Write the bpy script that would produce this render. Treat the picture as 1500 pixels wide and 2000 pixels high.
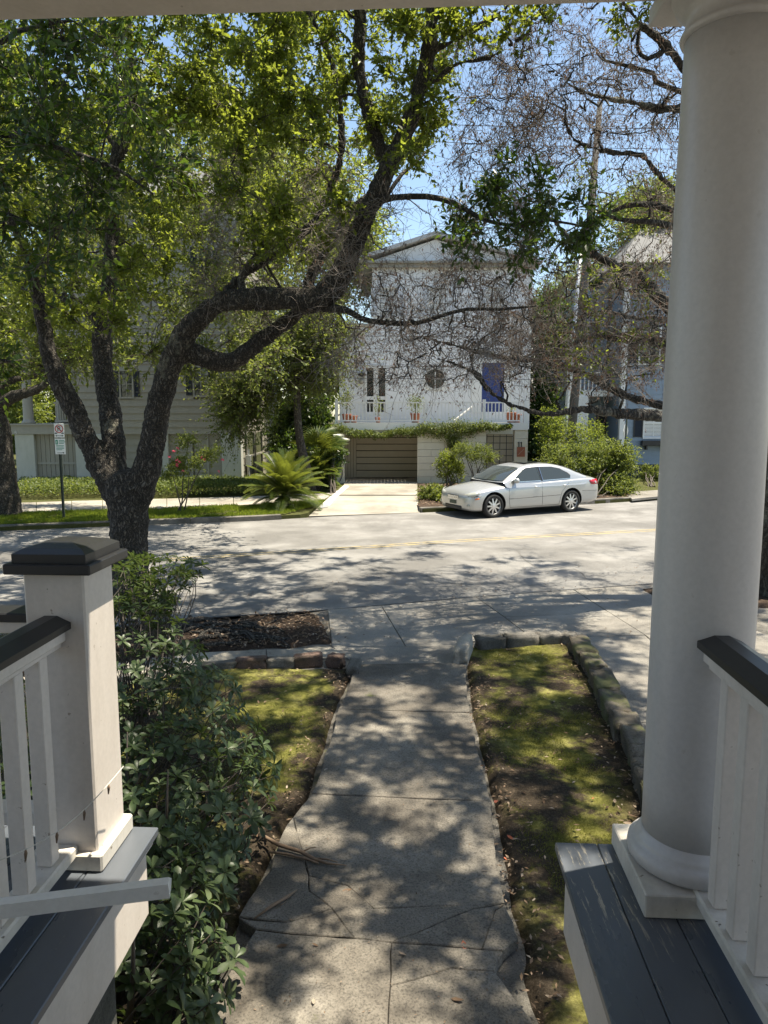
import bpy, bmesh, math, random
import numpy as np
from mathutils import Vector, Matrix, noise
R = math.radians
S = bpy.context.scene
for o in list(bpy.data.objects): bpy.data.objects.remove(o)
COL = S.collection
# ------------------------------------------------------------------ camera
H, F, PITCH = 2.75, 1430.0, R(7.4)
cam_d = bpy.data.cameras.new('camera'); cam = bpy.data.objects.new('camera', cam_d); COL.objects.link(cam)
cam.location = (0, 0, H); cam.rotation_euler = (R(90) - PITCH, 0, 0)
cam_d.sensor_fit = 'VERTICAL'; cam_d.sensor_height = 24; cam_d.lens = F / 2000 * 24
cam_d.clip_start = 0.05; cam_d.clip_end = 1500
S.camera = cam
S.render.resolution_x, S.render.resolution_y = 768, 1024
# ------------------------------------------------------------------ light
SUN_EL, SUN_AZ = R(73), R(74)          # azimuth clockwise from +Y
w = bpy.data.worlds.new('World'); S.world = w; w.use_nodes = True
nt = w.node_tree; nt.nodes.clear()
sky = nt.nodes.new('ShaderNodeTexSky'); sky.sky_type = 'NISHITA'; sky.sun_disc = False
sky.sun_elevation = SUN_EL; sky.sun_rotation = SUN_AZ; sky.air_density = 1.0; sky.dust_density = 0.6; sky.ozone_density = 1.3
bg = nt.nodes.new('ShaderNodeBackground'); bg.inputs[1].default_value = 0.10
wo = nt.nodes.new('ShaderNodeOutputWorld')
nt.links.new(sky.outputs[0], bg.inputs[0]); nt.links.new(bg.outputs[0], wo.inputs[0])
sd = bpy.data.lights.new('sun', 'SUN'); sd.energy = 5.0; sd.angle = R(0.53); sd.color = (1, 0.93, 0.82)
sun = bpy.data.objects.new('sun', sd); COL.objects.link(sun)
sv = Vector((math.sin(SUN_AZ) * math.cos(SUN_EL), math.cos(SUN_AZ) * math.cos(SUN_EL), math.sin(SUN_EL)))
sun.rotation_euler = sv.to_track_quat('Z', 'Y').to_euler(); sun.location = sv * 60
S.view_settings.view_transform = 'Standard'; S.view_settings.look = 'None'
S.view_settings.gamma = 1; S.view_settings.exposure = 1.28; S.view_settings.use_curve_mapping = False
S.view_settings.use_white_balance = True; S.view_settings.white_balance_temperature = 6950; S.view_settings.white_balance_tint = 6
# ------------------------------------------------------------------ projection helpers (photo pixel -> world point)
cT, sT = math.cos(PITCH), math.sin(PITCH)
def ray(px, py):
    x = (px - 750) / F; v = (1000 - py) / F
    return Vector((x, cT + v * sT, -sT + v * cT))
def G(px, py, z=0.0):
    d = ray(px, py); return Vector((0, 0, H)) + d * ((z - H) / d.z)
def A(px, py, D):
    d = ray(px, py); return Vector((0, 0, H)) + d * (D / d.y)
def pxm(D): return D / F * 1.0        # metres per pixel near horizon
def proj(P):
    P = np.asarray(P, float); y = P[..., 1]; z = P[..., 2] - H
    zc = y * cT - z * sT; yc = y * sT + z * cT
    zc = np.where(np.abs(zc) < 1e-3, 1e-3, zc)
    return 750 + F * P[..., 0] / zc, 1000 - F * yc / zc, zc
# ------------------------------------------------------------------ objects
def tag(o, label=None, cat=None, group=None, kind=None):
    if label: o['label'] = label
    if cat: o['category'] = cat
    if group: o['group'] = group
    if kind: o['kind'] = kind
    return o
def thing(name, label, cat, loc=(0, 0, 0), rz=0, group=None):
    o = bpy.data.objects.new(name, None); COL.objects.link(o); o.location = loc; o.rotation_euler = (0, 0, rz)
    o.empty_display_size = .2
    return tag(o, label, cat, group)
def link(name, me, parent=None, local=False):
    o = bpy.data.objects.new(name, me); COL.objects.link(o)
    if parent is not None:
        o.parent = parent
        if not local and parent.parent is None:
            o.matrix_parent_inverse = (Matrix.Translation(parent.location) @ Matrix.Rotation(parent.rotation_euler.z, 4, 'Z')).inverted()
    return o
class MB:
    """collects verts / faces in world (or local) coordinates"""
    def __init__(s): s.v = []; s.f = []; s.mi = []; s.cur = 0
    def add(s, vs, fs):
        n = len(s.v); s.v += [tuple(p) for p in vs]
        for f in fs: s.f.append(tuple(i + n for i in f)); s.mi.append(s.cur)
        return s
    def box(s, x0, x1, y0, y1, z0, z1, M=None):
        vs = [Vector((x, y, z)) for z in (z0, z1) for y in (y0, y1) for x in (x0, x1)]
        if M is not None: vs = [M @ p for p in vs]
        return s.add(vs, [(0, 2, 3, 1), (4, 5, 7, 6), (0, 1, 5, 4), (2, 6, 7, 3), (0, 4, 6, 2), (1, 3, 7, 5)])
    def cbox(s, x0, x1, y0, y1, z0, z1, c=.004, M=None):
        b = bmesh.new(); bmesh.ops.create_cube(b, size=1)
        for v in b.verts: v.co = Vector(((x0 + x1) / 2 + v.co.x * (x1 - x0), (y0 + y1) / 2 + v.co.y * (y1 - y0), (z0 + z1) / 2 + v.co.z * (z1 - z0)))
        bmesh.ops.bevel(b, geom=b.edges[:], offset=c, segments=1, affect='EDGES')
        vs = [(M @ v.co if M is not None else v.co.copy()) for v in b.verts]; b.verts.index_update()
        fs = [tuple(v.index for v in f.verts) for f in b.faces]; b.free()
        return s.add(vs, fs)
    def prism(s, pts, z0, z1, inset=0.0):
        """pts: list of xy or xyz, extruded vertically"""
        n = len(pts); P = [Vector((p[0], p[1], 0)) for p in pts]
        area = sum(P[i].x * P[(i + 1) % n].y - P[(i + 1) % n].x * P[i].y for i in range(n))
        if area < 0: P.reverse()
        rings = [[Vector((p.x, p.y, z0)) for p in P]]
        if inset > 0:
            ins = []
            for i in range(n):
                a, b, c = P[i - 1], P[i], P[(i + 1) % n]
                t1 = (b - a).normalized() if (b - a).length > 1e-6 else Vector((1, 0, 0)); t2 = (c - b).normalized() if (c - b).length > 1e-6 else t1
                nn = Vector((-(t1.y + t2.y), t1.x + t2.x, 0))
                nn = nn.normalized() if nn.length > 1e-6 else Vector((0, 0, 0))
                ins.append(b + nn * inset)
            rings.append([Vector((p.x, p.y, z1 - inset)) for p in P])
            rings.append([Vector((p.x, p.y, z1)) for p in ins])
        else: rings.append([Vector((p.x, p.y, z1)) for p in P])
        vs = [p for r in rings for p in r]; fs = []
        for k in range(len(rings) - 1):
            for i in range(n):
                j = (i + 1) % n; fs.append((k * n + i, k * n + j, (k + 1) * n + j, (k + 1) * n + i))
        fs.append(tuple(range((len(rings) - 1) * n, len(rings) * n)))
        return s.add(vs, fs)
    def tube(s, pts, rad, n=8, cap=True, rnd=None, rough=0):
        P = [Vector(p) for p in pts]; m = len(P)
        if not hasattr(rad, '__len__'): rad = [rad] * m
        t0 = (P[1] - P[0]).normalized(); u = t0.orthogonal().normalized(); vs = []
        for i in range(m):
            t = (P[min(i + 1, m - 1)] - P[max(i - 1, 0)]).normalized()
            u = (u - t * u.dot(t)); u = u.normalized() if u.length > 1e-6 else t.orthogonal().normalized()
            w_ = t.cross(u)
            for k in range(n):
                a = 2 * math.pi * k / n; r = rad[i]
                if rough: r *= 1 + rough * noise.noise((P[i] * 2.2 + Vector((math.cos(a) * 1.3, math.sin(a) * 1.3, 0))))
                vs.append(P[i] + (u * math.cos(a) + w_ * math.sin(a)) * r)
        fs = [(i * n + k, i * n + (k + 1) % n, (i + 1) * n + (k + 1) % n, (i + 1) * n + k) for i in range(m - 1) for k in range(n)]
        if cap: fs += [tuple(range(n))[::-1], tuple(range((m - 1) * n, m * n))]
        return s.add(vs, fs)
    def lathe(s, prof, n=32, c=(0, 0, 0)):
        vs = [(c[0] + r * math.cos(2 * math.pi * k / n), c[1] + r * math.sin(2 * math.pi * k / n), c[2] + z) for r, z in prof for k in range(n)]
        m = len(prof)
        fs = [(i * n + k, i * n + (k + 1) % n, (i + 1) * n + (k + 1) % n, (i + 1) * n + k) for i in range(m - 1) for k in range(n)]
        fs += [tuple(range(n))[::-1], tuple(range((m - 1) * n, m * n))]
        return s.add(vs, fs)
    def mesh(s, name, mats, smooth=False):
        me = bpy.data.meshes.new(name); me.from_pydata(s.v, [], s.f)
        for m in (mats if isinstance(mats, (list, tuple)) else [mats]): me.materials.append(m)
        if max(s.mi, default=0) > 0: me.polygons.foreach_set('material_index', s.mi)
        if smooth: me.shade_smooth()
        me.update(); return me
    def build(s, name, mats, parent=None, smooth=False, local=False, X=None):
        if X is not None: s.v = [tuple(X @ Vector(p)) for p in s.v]
        return link(name, s.mesh(name, mats, smooth), parent, local)
def copies(o, locs, parent):
    """more parts sharing o's mesh; locs are offsets of the first"""
    out = []
    for l in locs:
        c = o.copy(); COL.objects.link(c); c.parent = parent; c.matrix_parent_inverse = o.matrix_parent_inverse.copy()
        c.location = Vector(o.location) + Vector(l); out.append(c)
    return out
def np_mesh(name, V, Fc, mat, rnd=None, smooth=False):
    """V (n,3), Fc (m,k) same size faces"""
    me = bpy.data.meshes.new(name); V = np.ascontiguousarray(V, np.float32); Fc = np.ascontiguousarray(Fc, np.int32)
    m, k = Fc.shape
    me.vertices.add(len(V)); me.vertices.foreach_set('co', V.ravel())
    me.loops.add(m * k); me.loops.foreach_set('vertex_index', Fc.ravel())
    me.polygons.add(m); me.polygons.foreach_set('loop_start', np.arange(m, dtype=np.int32) * k)
    if smooth: me.polygons.foreach_set('use_smooth', np.ones(m, bool))
    me.materials.append(mat)
    if rnd is not None:
        at = me.attributes.new('rnd', 'FLOAT', 'FACE'); at.data.foreach_set('value', np.ascontiguousarray(rnd, np.float32))
    me.update(calc_edges=True); return me
def join_np(parts):
    V = []; Fc = []; Rn = []; n = 0
    for v, f, r in parts:
        V.append(v); Fc.append(f + n); Rn.append(r); n += len(v)
    return np.concatenate(V), np.concatenate(Fc), np.concatenate(Rn)
# ------------------------------------------------------------------ materials
def mat(name): 
    m = bpy.data.materials.new(name); m.use_nodes = True; t = m.node_tree; t.nodes.clear()
    o = t.nodes.new('ShaderNodeOutputMaterial'); b = t.nodes.new('ShaderNodeBsdfPrincipled'); t.links.new(b.outputs[0], o.inputs[0])
    return m, t, b, o
def N(t, typ, **kw):
    n = t.nodes.new(typ)
    for k, v in kw.items():
        if k in n.inputs: n.inputs[k].default_value = v
        else: setattr(n, k, v)
    return n
def ramp(t, fac, stops):
    r = t.nodes.new('ShaderNodeValToRGB'); t.links.new(fac, r.inputs[0]); e = r.color_ramp.elements
    while len(e) < len(stops): e.new(0.5)
    for i, (p, c) in enumerate(stops): e[i].position = p; e[i].color = (*c, 1) if len(c) == 3 else c
    return r
def noise_n(t, scale, detail=4, rough=.6, coord='Object', vec=None, mscale=None, dist=0):
    tc = N(t, 'ShaderNodeTexCoord'); n = N(t, 'ShaderNodeTexNoise', Scale=scale, Detail=detail, Roughness=rough, Distortion=dist)
    src = tc.outputs[coord]
    if mscale: mp = N(t, 'ShaderNodeMapping'); mp.inputs['Scale'].default_value = mscale; t.links.new(src, mp.inputs[0]); src = mp.outputs[0]
    t.links.new(src, n.inputs['Vector']); return n
def mixc(t, fac, a, b, blend='MIX'):
    m = t.nodes.new('ShaderNodeMix'); m.data_type = 'RGBA'; m.blend_type = blend
    if isinstance(fac, float): m.inputs[0].default_value = fac
    else: t.links.new(fac, m.inputs[0])
    for i, c in ((6, a), (7, b)):
        if isinstance(c, tuple): m.inputs[i].default_value = (*c[:3], 1)
        else: t.links.new(c, m.inputs[i])
    return m.outputs[2]
def bump(t, b, h, strength=.3, dist=.01):
    n = N(t, 'ShaderNodeBump', Strength=strength, Distance=dist); t.links.new(h, n.inputs['Height']); t.links.new(n.outputs[0], b.inputs['Normal'])
def paint(name, base, dirt=(.2, .17, .12), amount=.35, rough=.45, grain=None, bumpy=.15, streak=(2, 2, .6)):
    m, t, b, o = mat(name)
    n1 = noise_n(t, 3, 6, .7, mscale=streak); n2 = noise_n(t, 60, 3)
    f = ramp(t, n1.outputs[0], [(.42, (0, 0, 0)), (.8, (amount,) * 3)])
    c1 = mixc(t, f.outputs[0], base, tuple(base[i] * .4 + dirt[i] * .6 for i in range(3)))
    f2 = ramp(t, n2.outputs[0], [(.35, (.95,) * 3), (.65, (1.02,) * 3)])
    c2 = mixc(t, 1.0, c1, f2.outputs[0], 'MULTIPLY')
    spot = noise_n(t, 30, 4, .6); f3 = ramp(t, spot.outputs[0], [(.68, (0, 0, 0)), (.72, (amount * 1.6,) * 3)])
    c3 = mixc(t, f3.outputs[0], c2, dirt)
    t.links.new(c3, b.inputs['Base Color']); b.inputs['Roughness'].default_value = rough
    bump(t, b, n1.outputs[0], bumpy, .004)
    return m
def plain(name, col, rough=.5, metal=0, noise_amt=.12, scale=15):
    m, t, b, o = mat(name); n = noise_n(t, scale, 4)
    r = ramp(t, n.outputs[0], [(.3, tuple(c * (1 - noise_amt) for c in col)), (.7, tuple(min(1, c * (1 + noise_amt)) for c in col))])
    t.links.new(r.outputs[0], b.inputs['Base Color']); b.inputs['Roughness'].default_value = rough; b.inputs['Metallic'].default_value = metal
    return m
def leafmat(name, cols, trans, rough=.5, tfac=.45, gloss=.35):
    m, t, b, o = mat(name)
    at = N(t, 'ShaderNodeAttribute'); at.attribute_name = 'rnd'
    k = len(cols); r = ramp(t, at.outputs['Fac'], [(i / (k - 1), c) for i, c in enumerate(cols)])
    t.links.new(r.outputs[0], b.inputs['Base Color']); b.inputs['Roughness'].default_value = rough
    b.inputs['Specular IOR Level'].default_value = gloss
    tr = N(t, 'ShaderNodeBsdfTranslucent'); k2 = mixc(t, .65, r.outputs[0], trans)
    t.links.new(k2, tr.inputs[0]); ms = N(t, 'ShaderNodeMixShader'); ms.inputs[0].default_value = tfac
    t.links.new(b.outputs[0], ms.inputs[1]); t.links.new(tr.outputs[0], ms.inputs[2]); t.links.new(ms.outputs[0], o.inputs[0])
    return m
def barkmat(name, dark, light, lichen, lf=.5, scale=9):
    m, t, b, o = mat(name)
    v = N(t, 'ShaderNodeTexVoronoi', Scale=scale, feature='DISTANCE_TO_EDGE'); tc = N(t, 'ShaderNodeTexCoord')
    wn = noise_n(t, 5, 4, .6); mp = N(t, 'ShaderNodeMapping'); mp.inputs['Scale'].default_value = (2.3, 2.3, .36)
    add = N(t, 'ShaderNodeVectorMath', operation='ADD'); sc = N(t, 'ShaderNodeVectorMath', operation='SCALE'); sc.inputs['Scale'].default_value = .25
    t.links.new(wn.outputs[1], sc.inputs[0]); t.links.new(tc.outputs['Object'], add.inputs[0]); t.links.new(sc.outputs[0], add.inputs[1])
    t.links.new(add.outputs[0], mp.inputs[0]); t.links.new(mp.outputs[0], v.inputs['Vector'])
    r = ramp(t, v.outputs['Distance'], [(0, tuple(c * .35 for c in dark)), (.12, dark), (.45, light)])
    n2 = noise_n(t, 1.8, 9, .72); r2 = ramp(t, n2.outputs[0], [(lf, (0, 0, 0)), (lf + .12, (.85,) * 3)])
    c = mixc(t, r2.outputs[0], r.outputs[0], lichen)
    t.links.new(c, b.inputs['Base Color']); b.inputs['Roughness'].default_value = .9
    mx = N(t, 'ShaderNodeMath', operation='ADD'); n3 = noise_n(t, 40, 4); rr = ramp(t, v.outputs['Distance'], [(0, (0, 0, 0)), (.3, (1, 1, 1))])
    t.links.new(rr.outputs[0], mx.inputs[0]); t.links.new(n3.outputs[0], mx.inputs[1])
    bump(t, b, mx.outputs[0], .9, .03)
    return m
M = {}
M['white'] = paint('white_paint', (.66, .595, .54), (.22, .17, .12), .45, .42)
M['column'] = paint('column_paint', (.53, .505, .49), (.34, .31, .28), .2, .36, bumpy=.03, streak=(2, 2, .3))
M['plinth'] = paint('plinth_paint', (.62, .58, .52), (.12, .09, .06), .75, .5)
M['cap'] = paint('dark_cap_paint', (.014, .0145, .016), (.04, .037, .033), .3, .42)
def floor_mat():
    m, t, b, o = mat('grey_floor_paint')
    n1 = noise_n(t, 3, 6, .7, mscale=(1, .3, 1)); n2 = noise_n(t, 14, 8, .8, mscale=(4, .35, 1))
    c = ramp(t, n1.outputs[0], [(.3, (.075, .085, .10)), (.7, (.11, .12, .14))])
    f = ramp(t, n2.outputs[0], [(.64, (0, 0, 0)), (.66, (1, 1, 1))])
    gn = noise_n(t, 1.7, 2); g = ramp(t, gn.outputs[0], [(.47, (0, 0, 0)), (.56, (1, 1, 1))])
    ff = mixc(t, 1.0, f.outputs[0], g.outputs[0], 'MULTIPLY')
    tc = N(t, 'ShaderNodeTexCoord'); vd = N(t, 'ShaderNodeVectorMath', operation='DISTANCE'); vd.inputs[1].default_value = (.70, 2.12, 1.3); t.links.new(tc.outputs['Object'], vd.inputs[0])
    wr = ramp(t, vd.outputs['Value'], [(.08, (1, 1, 1)), (.34, (0, 0, 0))]); f2 = ramp(t, n2.outputs[0], [(.56, (0, 0, 0)), (.58, (1, 1, 1))]); w2 = mixc(t, 1.0, wr.outputs[0], f2.outputs[0], 'MULTIPLY'); ff = mixc(t, 1.0, ff, w2, 'LIGHTEN')
    cc = mixc(t, ff, c.outputs[0], (.42, .37, .29)); t.links.new(cc, b.inputs['Base Color'])
    rr = ramp(t, n1.outputs[0], [(.3, (.22,) * 3), (.7, (.42,) * 3)]); t.links.new(rr.outputs[0], b.inputs['Roughness'])
    bump(t, b, f.outputs[0], .3, .002); return m
M['floor'] = floor_mat()
def conc(name, a, c, stain, scale=1.6, moss=0, speck=.5, crack=True, rough=.9, bd=.006):
    m, t, b, o = mat(name)
    n1 = noise_n(t, scale, 8, .65); n2 = noise_n(t, 90, 3, .7); n3 = noise_n(t, scale * .45, 5, .6, dist=.4)
    r = ramp(t, n1.outputs[0], [(.3, a), (.7, c)]); s = ramp(t, n3.outputs[0], [(.42, (0, 0, 0)), (.62, (.85,) * 3)])
    x = mixc(t, s.outputs[0], r.outputs[0], stain)
    sp = ramp(t, n2.outputs[0], [(.32, (1 - speck,) * 3), (.5, (1, 1, 1)), (.72, (1 + speck * .5,) * 3)]); x = mixc(t, 1.0, x, sp.outputs[0], 'MULTIPLY')
    if crack:
        v = N(t, 'ShaderNodeTexVoronoi', Scale=.55, feature='DISTANCE_TO_EDGE'); tc = N(t, 'ShaderNodeTexCoord'); wn = noise_n(t, 2.2, 6, .7)
        sc = N(t, 'ShaderNodeVectorMath', operation='SCALE'); sc.inputs['Scale'].default_value = .8; ad = N(t, 'ShaderNodeVectorMath', operation='ADD')
        t.links.new(wn.outputs[1], sc.inputs[0]); t.links.new(tc.outputs['Object'], ad.inputs[0]); t.links.new(sc.outputs[0], ad.inputs[1]); t.links.new(ad.outputs[0], v.inputs['Vector'])
        cr = ramp(t, v.outputs['Distance'], [(0, (1, 1, 1)), (.006, (0, 0, 0))]); mk = noise_n(t, .5, 2); mk2 = ramp(t, mk.outputs[0], [(.5, (0, 0, 0)), (.56, (.8,) * 3)])
        cf = mixc(t, 1.0, cr.outputs[0], mk2.outputs[0], 'MULTIPLY'); x = mixc(t, cf, x, tuple(q * .25 for q in a))
    if moss:
        mn = noise_n(t, 2.3, 6, .7); mr = ramp(t, mn.outputs[0], [(moss, (0, 0, 0)), (moss + .08, (.9,) * 3)]); x = mixc(t, mr.outputs[0], x, (.085, .09, .03))
    n4 = noise_n(t, 17, 7, .8); pt = ramp(t, n4.outputs[0], [(.30, (.55,) * 3), (.40, (1, 1, 1)), (.66, (1.12,) * 3)]); x = mixc(t, 1.0, x, pt.outputs[0], 'MULTIPLY')
    t.links.new(x, b.inputs['Base Color']); b.inputs['Roughness'].default_value = rough
    ms_ = N(t, 'ShaderNodeMath', operation='ADD'); t.links.new(n2.outputs[0], ms_.inputs[0]); t.links.new(n4.outputs[0], ms_.inputs[1]); bump(t, b, ms_.outputs[0], .6, bd); return m
M['asphalt'] = conc('worn_asphalt', (.15, .143, .135), (.25, .24, .228), (.115, .109, .102), 1.3, speck=.6)
M['concrete'] = conc('old_concrete', (.19, .175, .155), (.28, .26, .23), (.14, .127, .11), 1.3)
M['slab'] = conc('walk_slab', (.115, .102, .084), (.22, .198, .168), (.07, .058, .046), 2.2, speck=.6, crack=False, moss=.66)
M['drive'] = conc('pale_concrete', (.27, .245, .205), (.37, .34, .29), (.19, .17, .14), 1.1, speck=.35)
M['kerb'] = conc('kerb_stone', (.12, .11, .095), (.22, .20, .175), (.07, .065, .055), 4, crack=False, moss=.60, bd=.02)
M['edge'] = conc('edging_stone', (.10, .08, .06), (.21, .18, .14), (.05, .042, .03), 5, crack=False, moss=.52, bd=.03)
M['sooty'] = conc('mossy_block', (.05, .052, .046), (.12, .118, .105), (.03, .033, .026), 6, crack=False)
def soil_mat():
    m, t, b, o = mat('moss_and_soil')
    n1 = noise_n(t, 1.5, 8, .72); n2 = noise_n(t, 40, 6, .8); n3 = noise_n(t, 4.5, 5, .7)
    soil = ramp(t, n2.outputs[0], [(.3, (.022, .017, .012)), (.55, (.06, .046, .033)), (.72, (.15, .12, .09))])
    moss = ramp(t, n3.outputs[0], [(.3, (.05, .055, .012)), (.5, (.155, .15, .038)), (.72, (.33, .30, .11))])
    md = ramp(t, n2.outputs[0], [(.3, (.5,) * 3), (.65, (1.15,) * 3)]); mo = mixc(t, 1.0, moss.outputs[0], md.outputs[0], 'MULTIPLY')
    f = ramp(t, n1.outputs[0], [(.44, (0, 0, 0)), (.52, (1, 1, 1))])
    # bare soil follows the walk edges: a per-vertex wear mask
    at = N(t, 'ShaderNodeAttribute'); at.attribute_name = 'bare'; ad = N(t, 'ShaderNodeMath', operation='SUBTRACT', use_clamp=True)
    t.links.new(f.outputs[0], ad.inputs[0]); t.links.new(at.outputs['Fac'], ad.inputs[1])
    c = mixc(t, ad.outputs[0], soil.outputs[0], mo); t.links.new(c, b.inputs['Base Color']); b.inputs['Roughness'].default_value = .95
    b.inputs['Specular IOR Level'].default_value = .1
    bump(t, b, n2.outputs[0], 1.0, .02); return m
M['soil'] = soil_mat()
def mulch_mat(name, cols):
    m, t, b, o = mat(name); n = noise_n(t, 28, 8, .85); r = ramp(t, n.outputs[0], cols); t.links.new(r.outputs[0], b.inputs['Base Color'])
    b.inputs['Roughness'].default_value = .95; b.inputs['Specular IOR Level'].default_value = .1; bump(t, b, n.outputs[0], 1.0, .03); return m
M['mulch'] = mulch_mat('mulch', [(.3, (.018, .013, .010)), (.5, (.06, .042, .032)), (.62, (.13, .095, .07)), (.75, (.22, .18, .14))])
M['ground'] = mulch_mat('verge_soil', [(.3, (.03, .03, .012)), (.5, (.07, .075, .025)), (.65, (.11, .10, .05)), (.8, (.18, .15, .1))])
M['yellow'] = conc('worn_yellow_line', (.32, .25, .12), (.44, .34, .15), (.21, .195, .17), 9, speck=.4, crack=False)
M['oakbark'] = barkmat('oak_bark', (.055, .046, .037), (.19, .165, .135), (.30, .29, .22), .58, 13)
M['deadbark'] = barkmat('grey_lichen_bark', (.05, .044, .038), (.13, .118, .10), (.28, .28, .23), .54, 8)
M['twig'] = plain('twig_bark', (.085, .07, .058), .9)
M['palebark'] = plain('pale_twig_bark', (.24, .205, .18), .9)
M['oakleaf'] = leafmat('oak_leaf', [(.018, .032, .009), (.040, .062, .012), (.075, .105, .020), (.12, .14, .028)], (.50, .58, .07), .42, .5)
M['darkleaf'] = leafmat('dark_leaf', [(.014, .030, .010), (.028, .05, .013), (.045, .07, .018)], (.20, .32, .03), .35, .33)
M['limeleaf'] = leafmat('lime_leaf', [(.035, .055, .014), (.07, .10, .02), (.12, .145, .035)], (.42, .48, .08), .5, .4)
M['bushleaf'] = leafmat('glossy_whorl_leaf', [(.018, .034, .012), (.034, .056, .020), (.058, .085, .034), (.11, .135, .065)], (.20, .28, .05), .42, .22, .35)
M['brownleaf'] = leafmat('dead_brown_leaf', [(.10, .062, .045), (.17, .11, .085), (.26, .185, .15)], (.30, .18, .12), .8, .35, .1)
M['grass'] = leafmat('grass_blade', [(.06, .10, .012), (.12, .17, .02), (.20, .23, .04)], (.5, .6, .06), .6, .45, .2)
M['mossblade'] = leafmat('moss_blade', [(.06, .066, .014), (.15, .15, .034), (.30, .27, .09)], (.38, .38, .08), .8, .35, .1)
M['litter'] = leafmat('leaf_litter', [(.05, .03, .02), (.13, .08, .05), (.28, .20, .14), (.40, .33, .26)], (.3, .2, .1), .7, .2, .2)
M['palm'] = leafmat('palm_frond', [(.02, .045, .01), (.045, .075, .015), (.11, .13, .025)], (.38, .42, .05), .35, .3, .5)
M['pink'] = leafmat('pink_petal', [(.65, .10, .16), (.8, .2, .27)], (.9, .2, .3), .6, .4)
M['siding_white'] = paint('white_clapboard', (.82, .815, .81), (.4, .38, .35), .2, .6)
M['siding_grey'] = paint('taupe_clapboard', (.30, .275, .22), (.15, .14, .11), .35, .65)
M['stucco'] = paint('pale_stucco_pier', (.50, .49, .43), (.2, .22, .15), .5, .85)
M['siding_blue'] = paint('blue_grey_clapboard', (.24, .30, .37), (.14, .16, .18), .3, .6)
M['trimwhite'] = paint('white_trim', (.80, .79, .76), (.4, .37, .3), .2, .5)
M['greytrim'] = paint('taupe_trim', (.33, .31, .26), (.15, .14, .11), .3, .6)
M['block'] = paint('cream_block', (.64, .60, .50), (.35, .3, .22), .3, .8)
M['garage'] = paint('tan_garage', (.50, .435, .33), (.25, .2, .15), .25, .6)
M['darkgap'] = plain('dark_gap', (.012, .011, .010), .9)
M['navy'] = plain('blue_door_paint', (.02, .045, .20), .35)
M['black'] = plain('black_paint', (.012, .013, .015), .4)
M['terracotta'] = plain('terracotta', (.33, .12, .07), .8)
M['roof'] = paint('grey_roof', (.11, .11, .112), (.1, .1, .1), .4, .8)
M['silver'] = plain('galvanised', (.55, .56, .56), .4, .6)
M['pole'] = plain('weathered_pole', (.10, .092, .082), .9, scale=6)
M['signpost'] = plain('sign_post', (.06, .075, .055), .6)
M['signwhite'] = plain('sign_white', (.80, .80, .76), .5, noise_amt=.04)
M['signred'] = plain('sign_red', (.45, .05, .04), .5)
M['signgreen'] = plain('sign_green', (.02, .25, .14), .5)
M['brick'] = conc('old_brick', (.10, .062, .048), (.17, .11, .085), (.05, .04, .03), 8, crack=False, moss=.62, bd=.02)
M['wood'] = plain('bleached_wood', (.22, .15, .10), .85, scale=25)
def glassm(name, c, rough=.06):
    m, t, b, o = mat(name); b.inputs['Base Color'].default_value = (*c, 1); b.inputs['Roughness'].default_value = rough; b.inputs['Specular IOR Level'].default_value = .8; return m
M['glass'] = glassm('window_glass', (.02, .022, .024)); M['carglass'] = glassm('car_glass', (.035, .042, .04), .04)
def carpaint():
    m, t, b, o = mat('silver_car_paint'); b.inputs['Base Color'].default_value = (.45, .455, .45, 1); b.inputs['Metallic'].default_value = .6; b.inputs['Roughness'].default_value = .36
    b.inputs['Coat Weight'].default_value = .7; b.inputs['Coat Roughness'].default_value = .06; return m
M['car'] = carpaint(); M['rubber'] = plain('tyre_rubber', (.018, .018, .018), .85); M['alloy'] = plain('alloy', (.6, .6, .6), .3, .85)
M['lens'] = glassm('headlamp_lens', (.34, .35, .32), .10); M['redlens'] = glassm('tail_lens', (.35, .01, .02), .15); M['amber'] = glassm('amber_lens', (.7, .16, .02), .2)
M['chrome'] = plain('chrome', (.75, .75, .75), .12, 1)
# ================================================================== GROUND, ROAD, PAVEMENTS
def sheet(name, pts, z0, z1, m, kind='structure', inset=0):
    o = MB().prism(pts, z0, z1, inset).build(name, m); tag(o, kind=kind); return o
def gl(pts, z): return [G(x, y, z) for x, y in pts]
def ext(pl, L=70):
    a = (pl[0] - pl[1]).normalized(); b = (pl[-1] - pl[-2]).normalized(); return [pl[0] + a * L] + pl + [pl[-1] + b * L]
def smooth_line(pl, n=6):
    out = []
    for i in range(len(pl) - 1):
        p0 = pl[max(i - 1, 0)]; p1 = pl[i]; p2 = pl[i + 1]; p3 = pl[min(i + 2, len(pl) - 1)]
        for k in range(n):
            t = k / n; out.append(.5 * ((2 * p1) + (p2 - p0) * t + (2 * p0 - 5 * p1 + 4 * p2 - p3) * t * t + (3 * p1 - p0 - 3 * p2 + p3) * t ** 3))
    return out + [pl[-1]]
far = ext([p for p in smooth_line(gl([(-250, 1046), (0, 1037), (250, 1027), (480, 1018), (640, 1009), (830, 1001), (1010, 993), (1180, 983), (1320, 974), (1500, 964)], 0))])
near = ext([p for p in smooth_line(gl([(-300, 1300), (0, 1254), (330, 1212), (640, 1190), (930, 1165), (1270, 1140), (1500, 1124)], 0))])
sheet('ground', [(-400, -60), (400, -60), (400, 500), (-400, 500)], -.4, -.03, M['mulch'])
sheet('road', near + far[::-1], -.03, 0, M['asphalt'])
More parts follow.
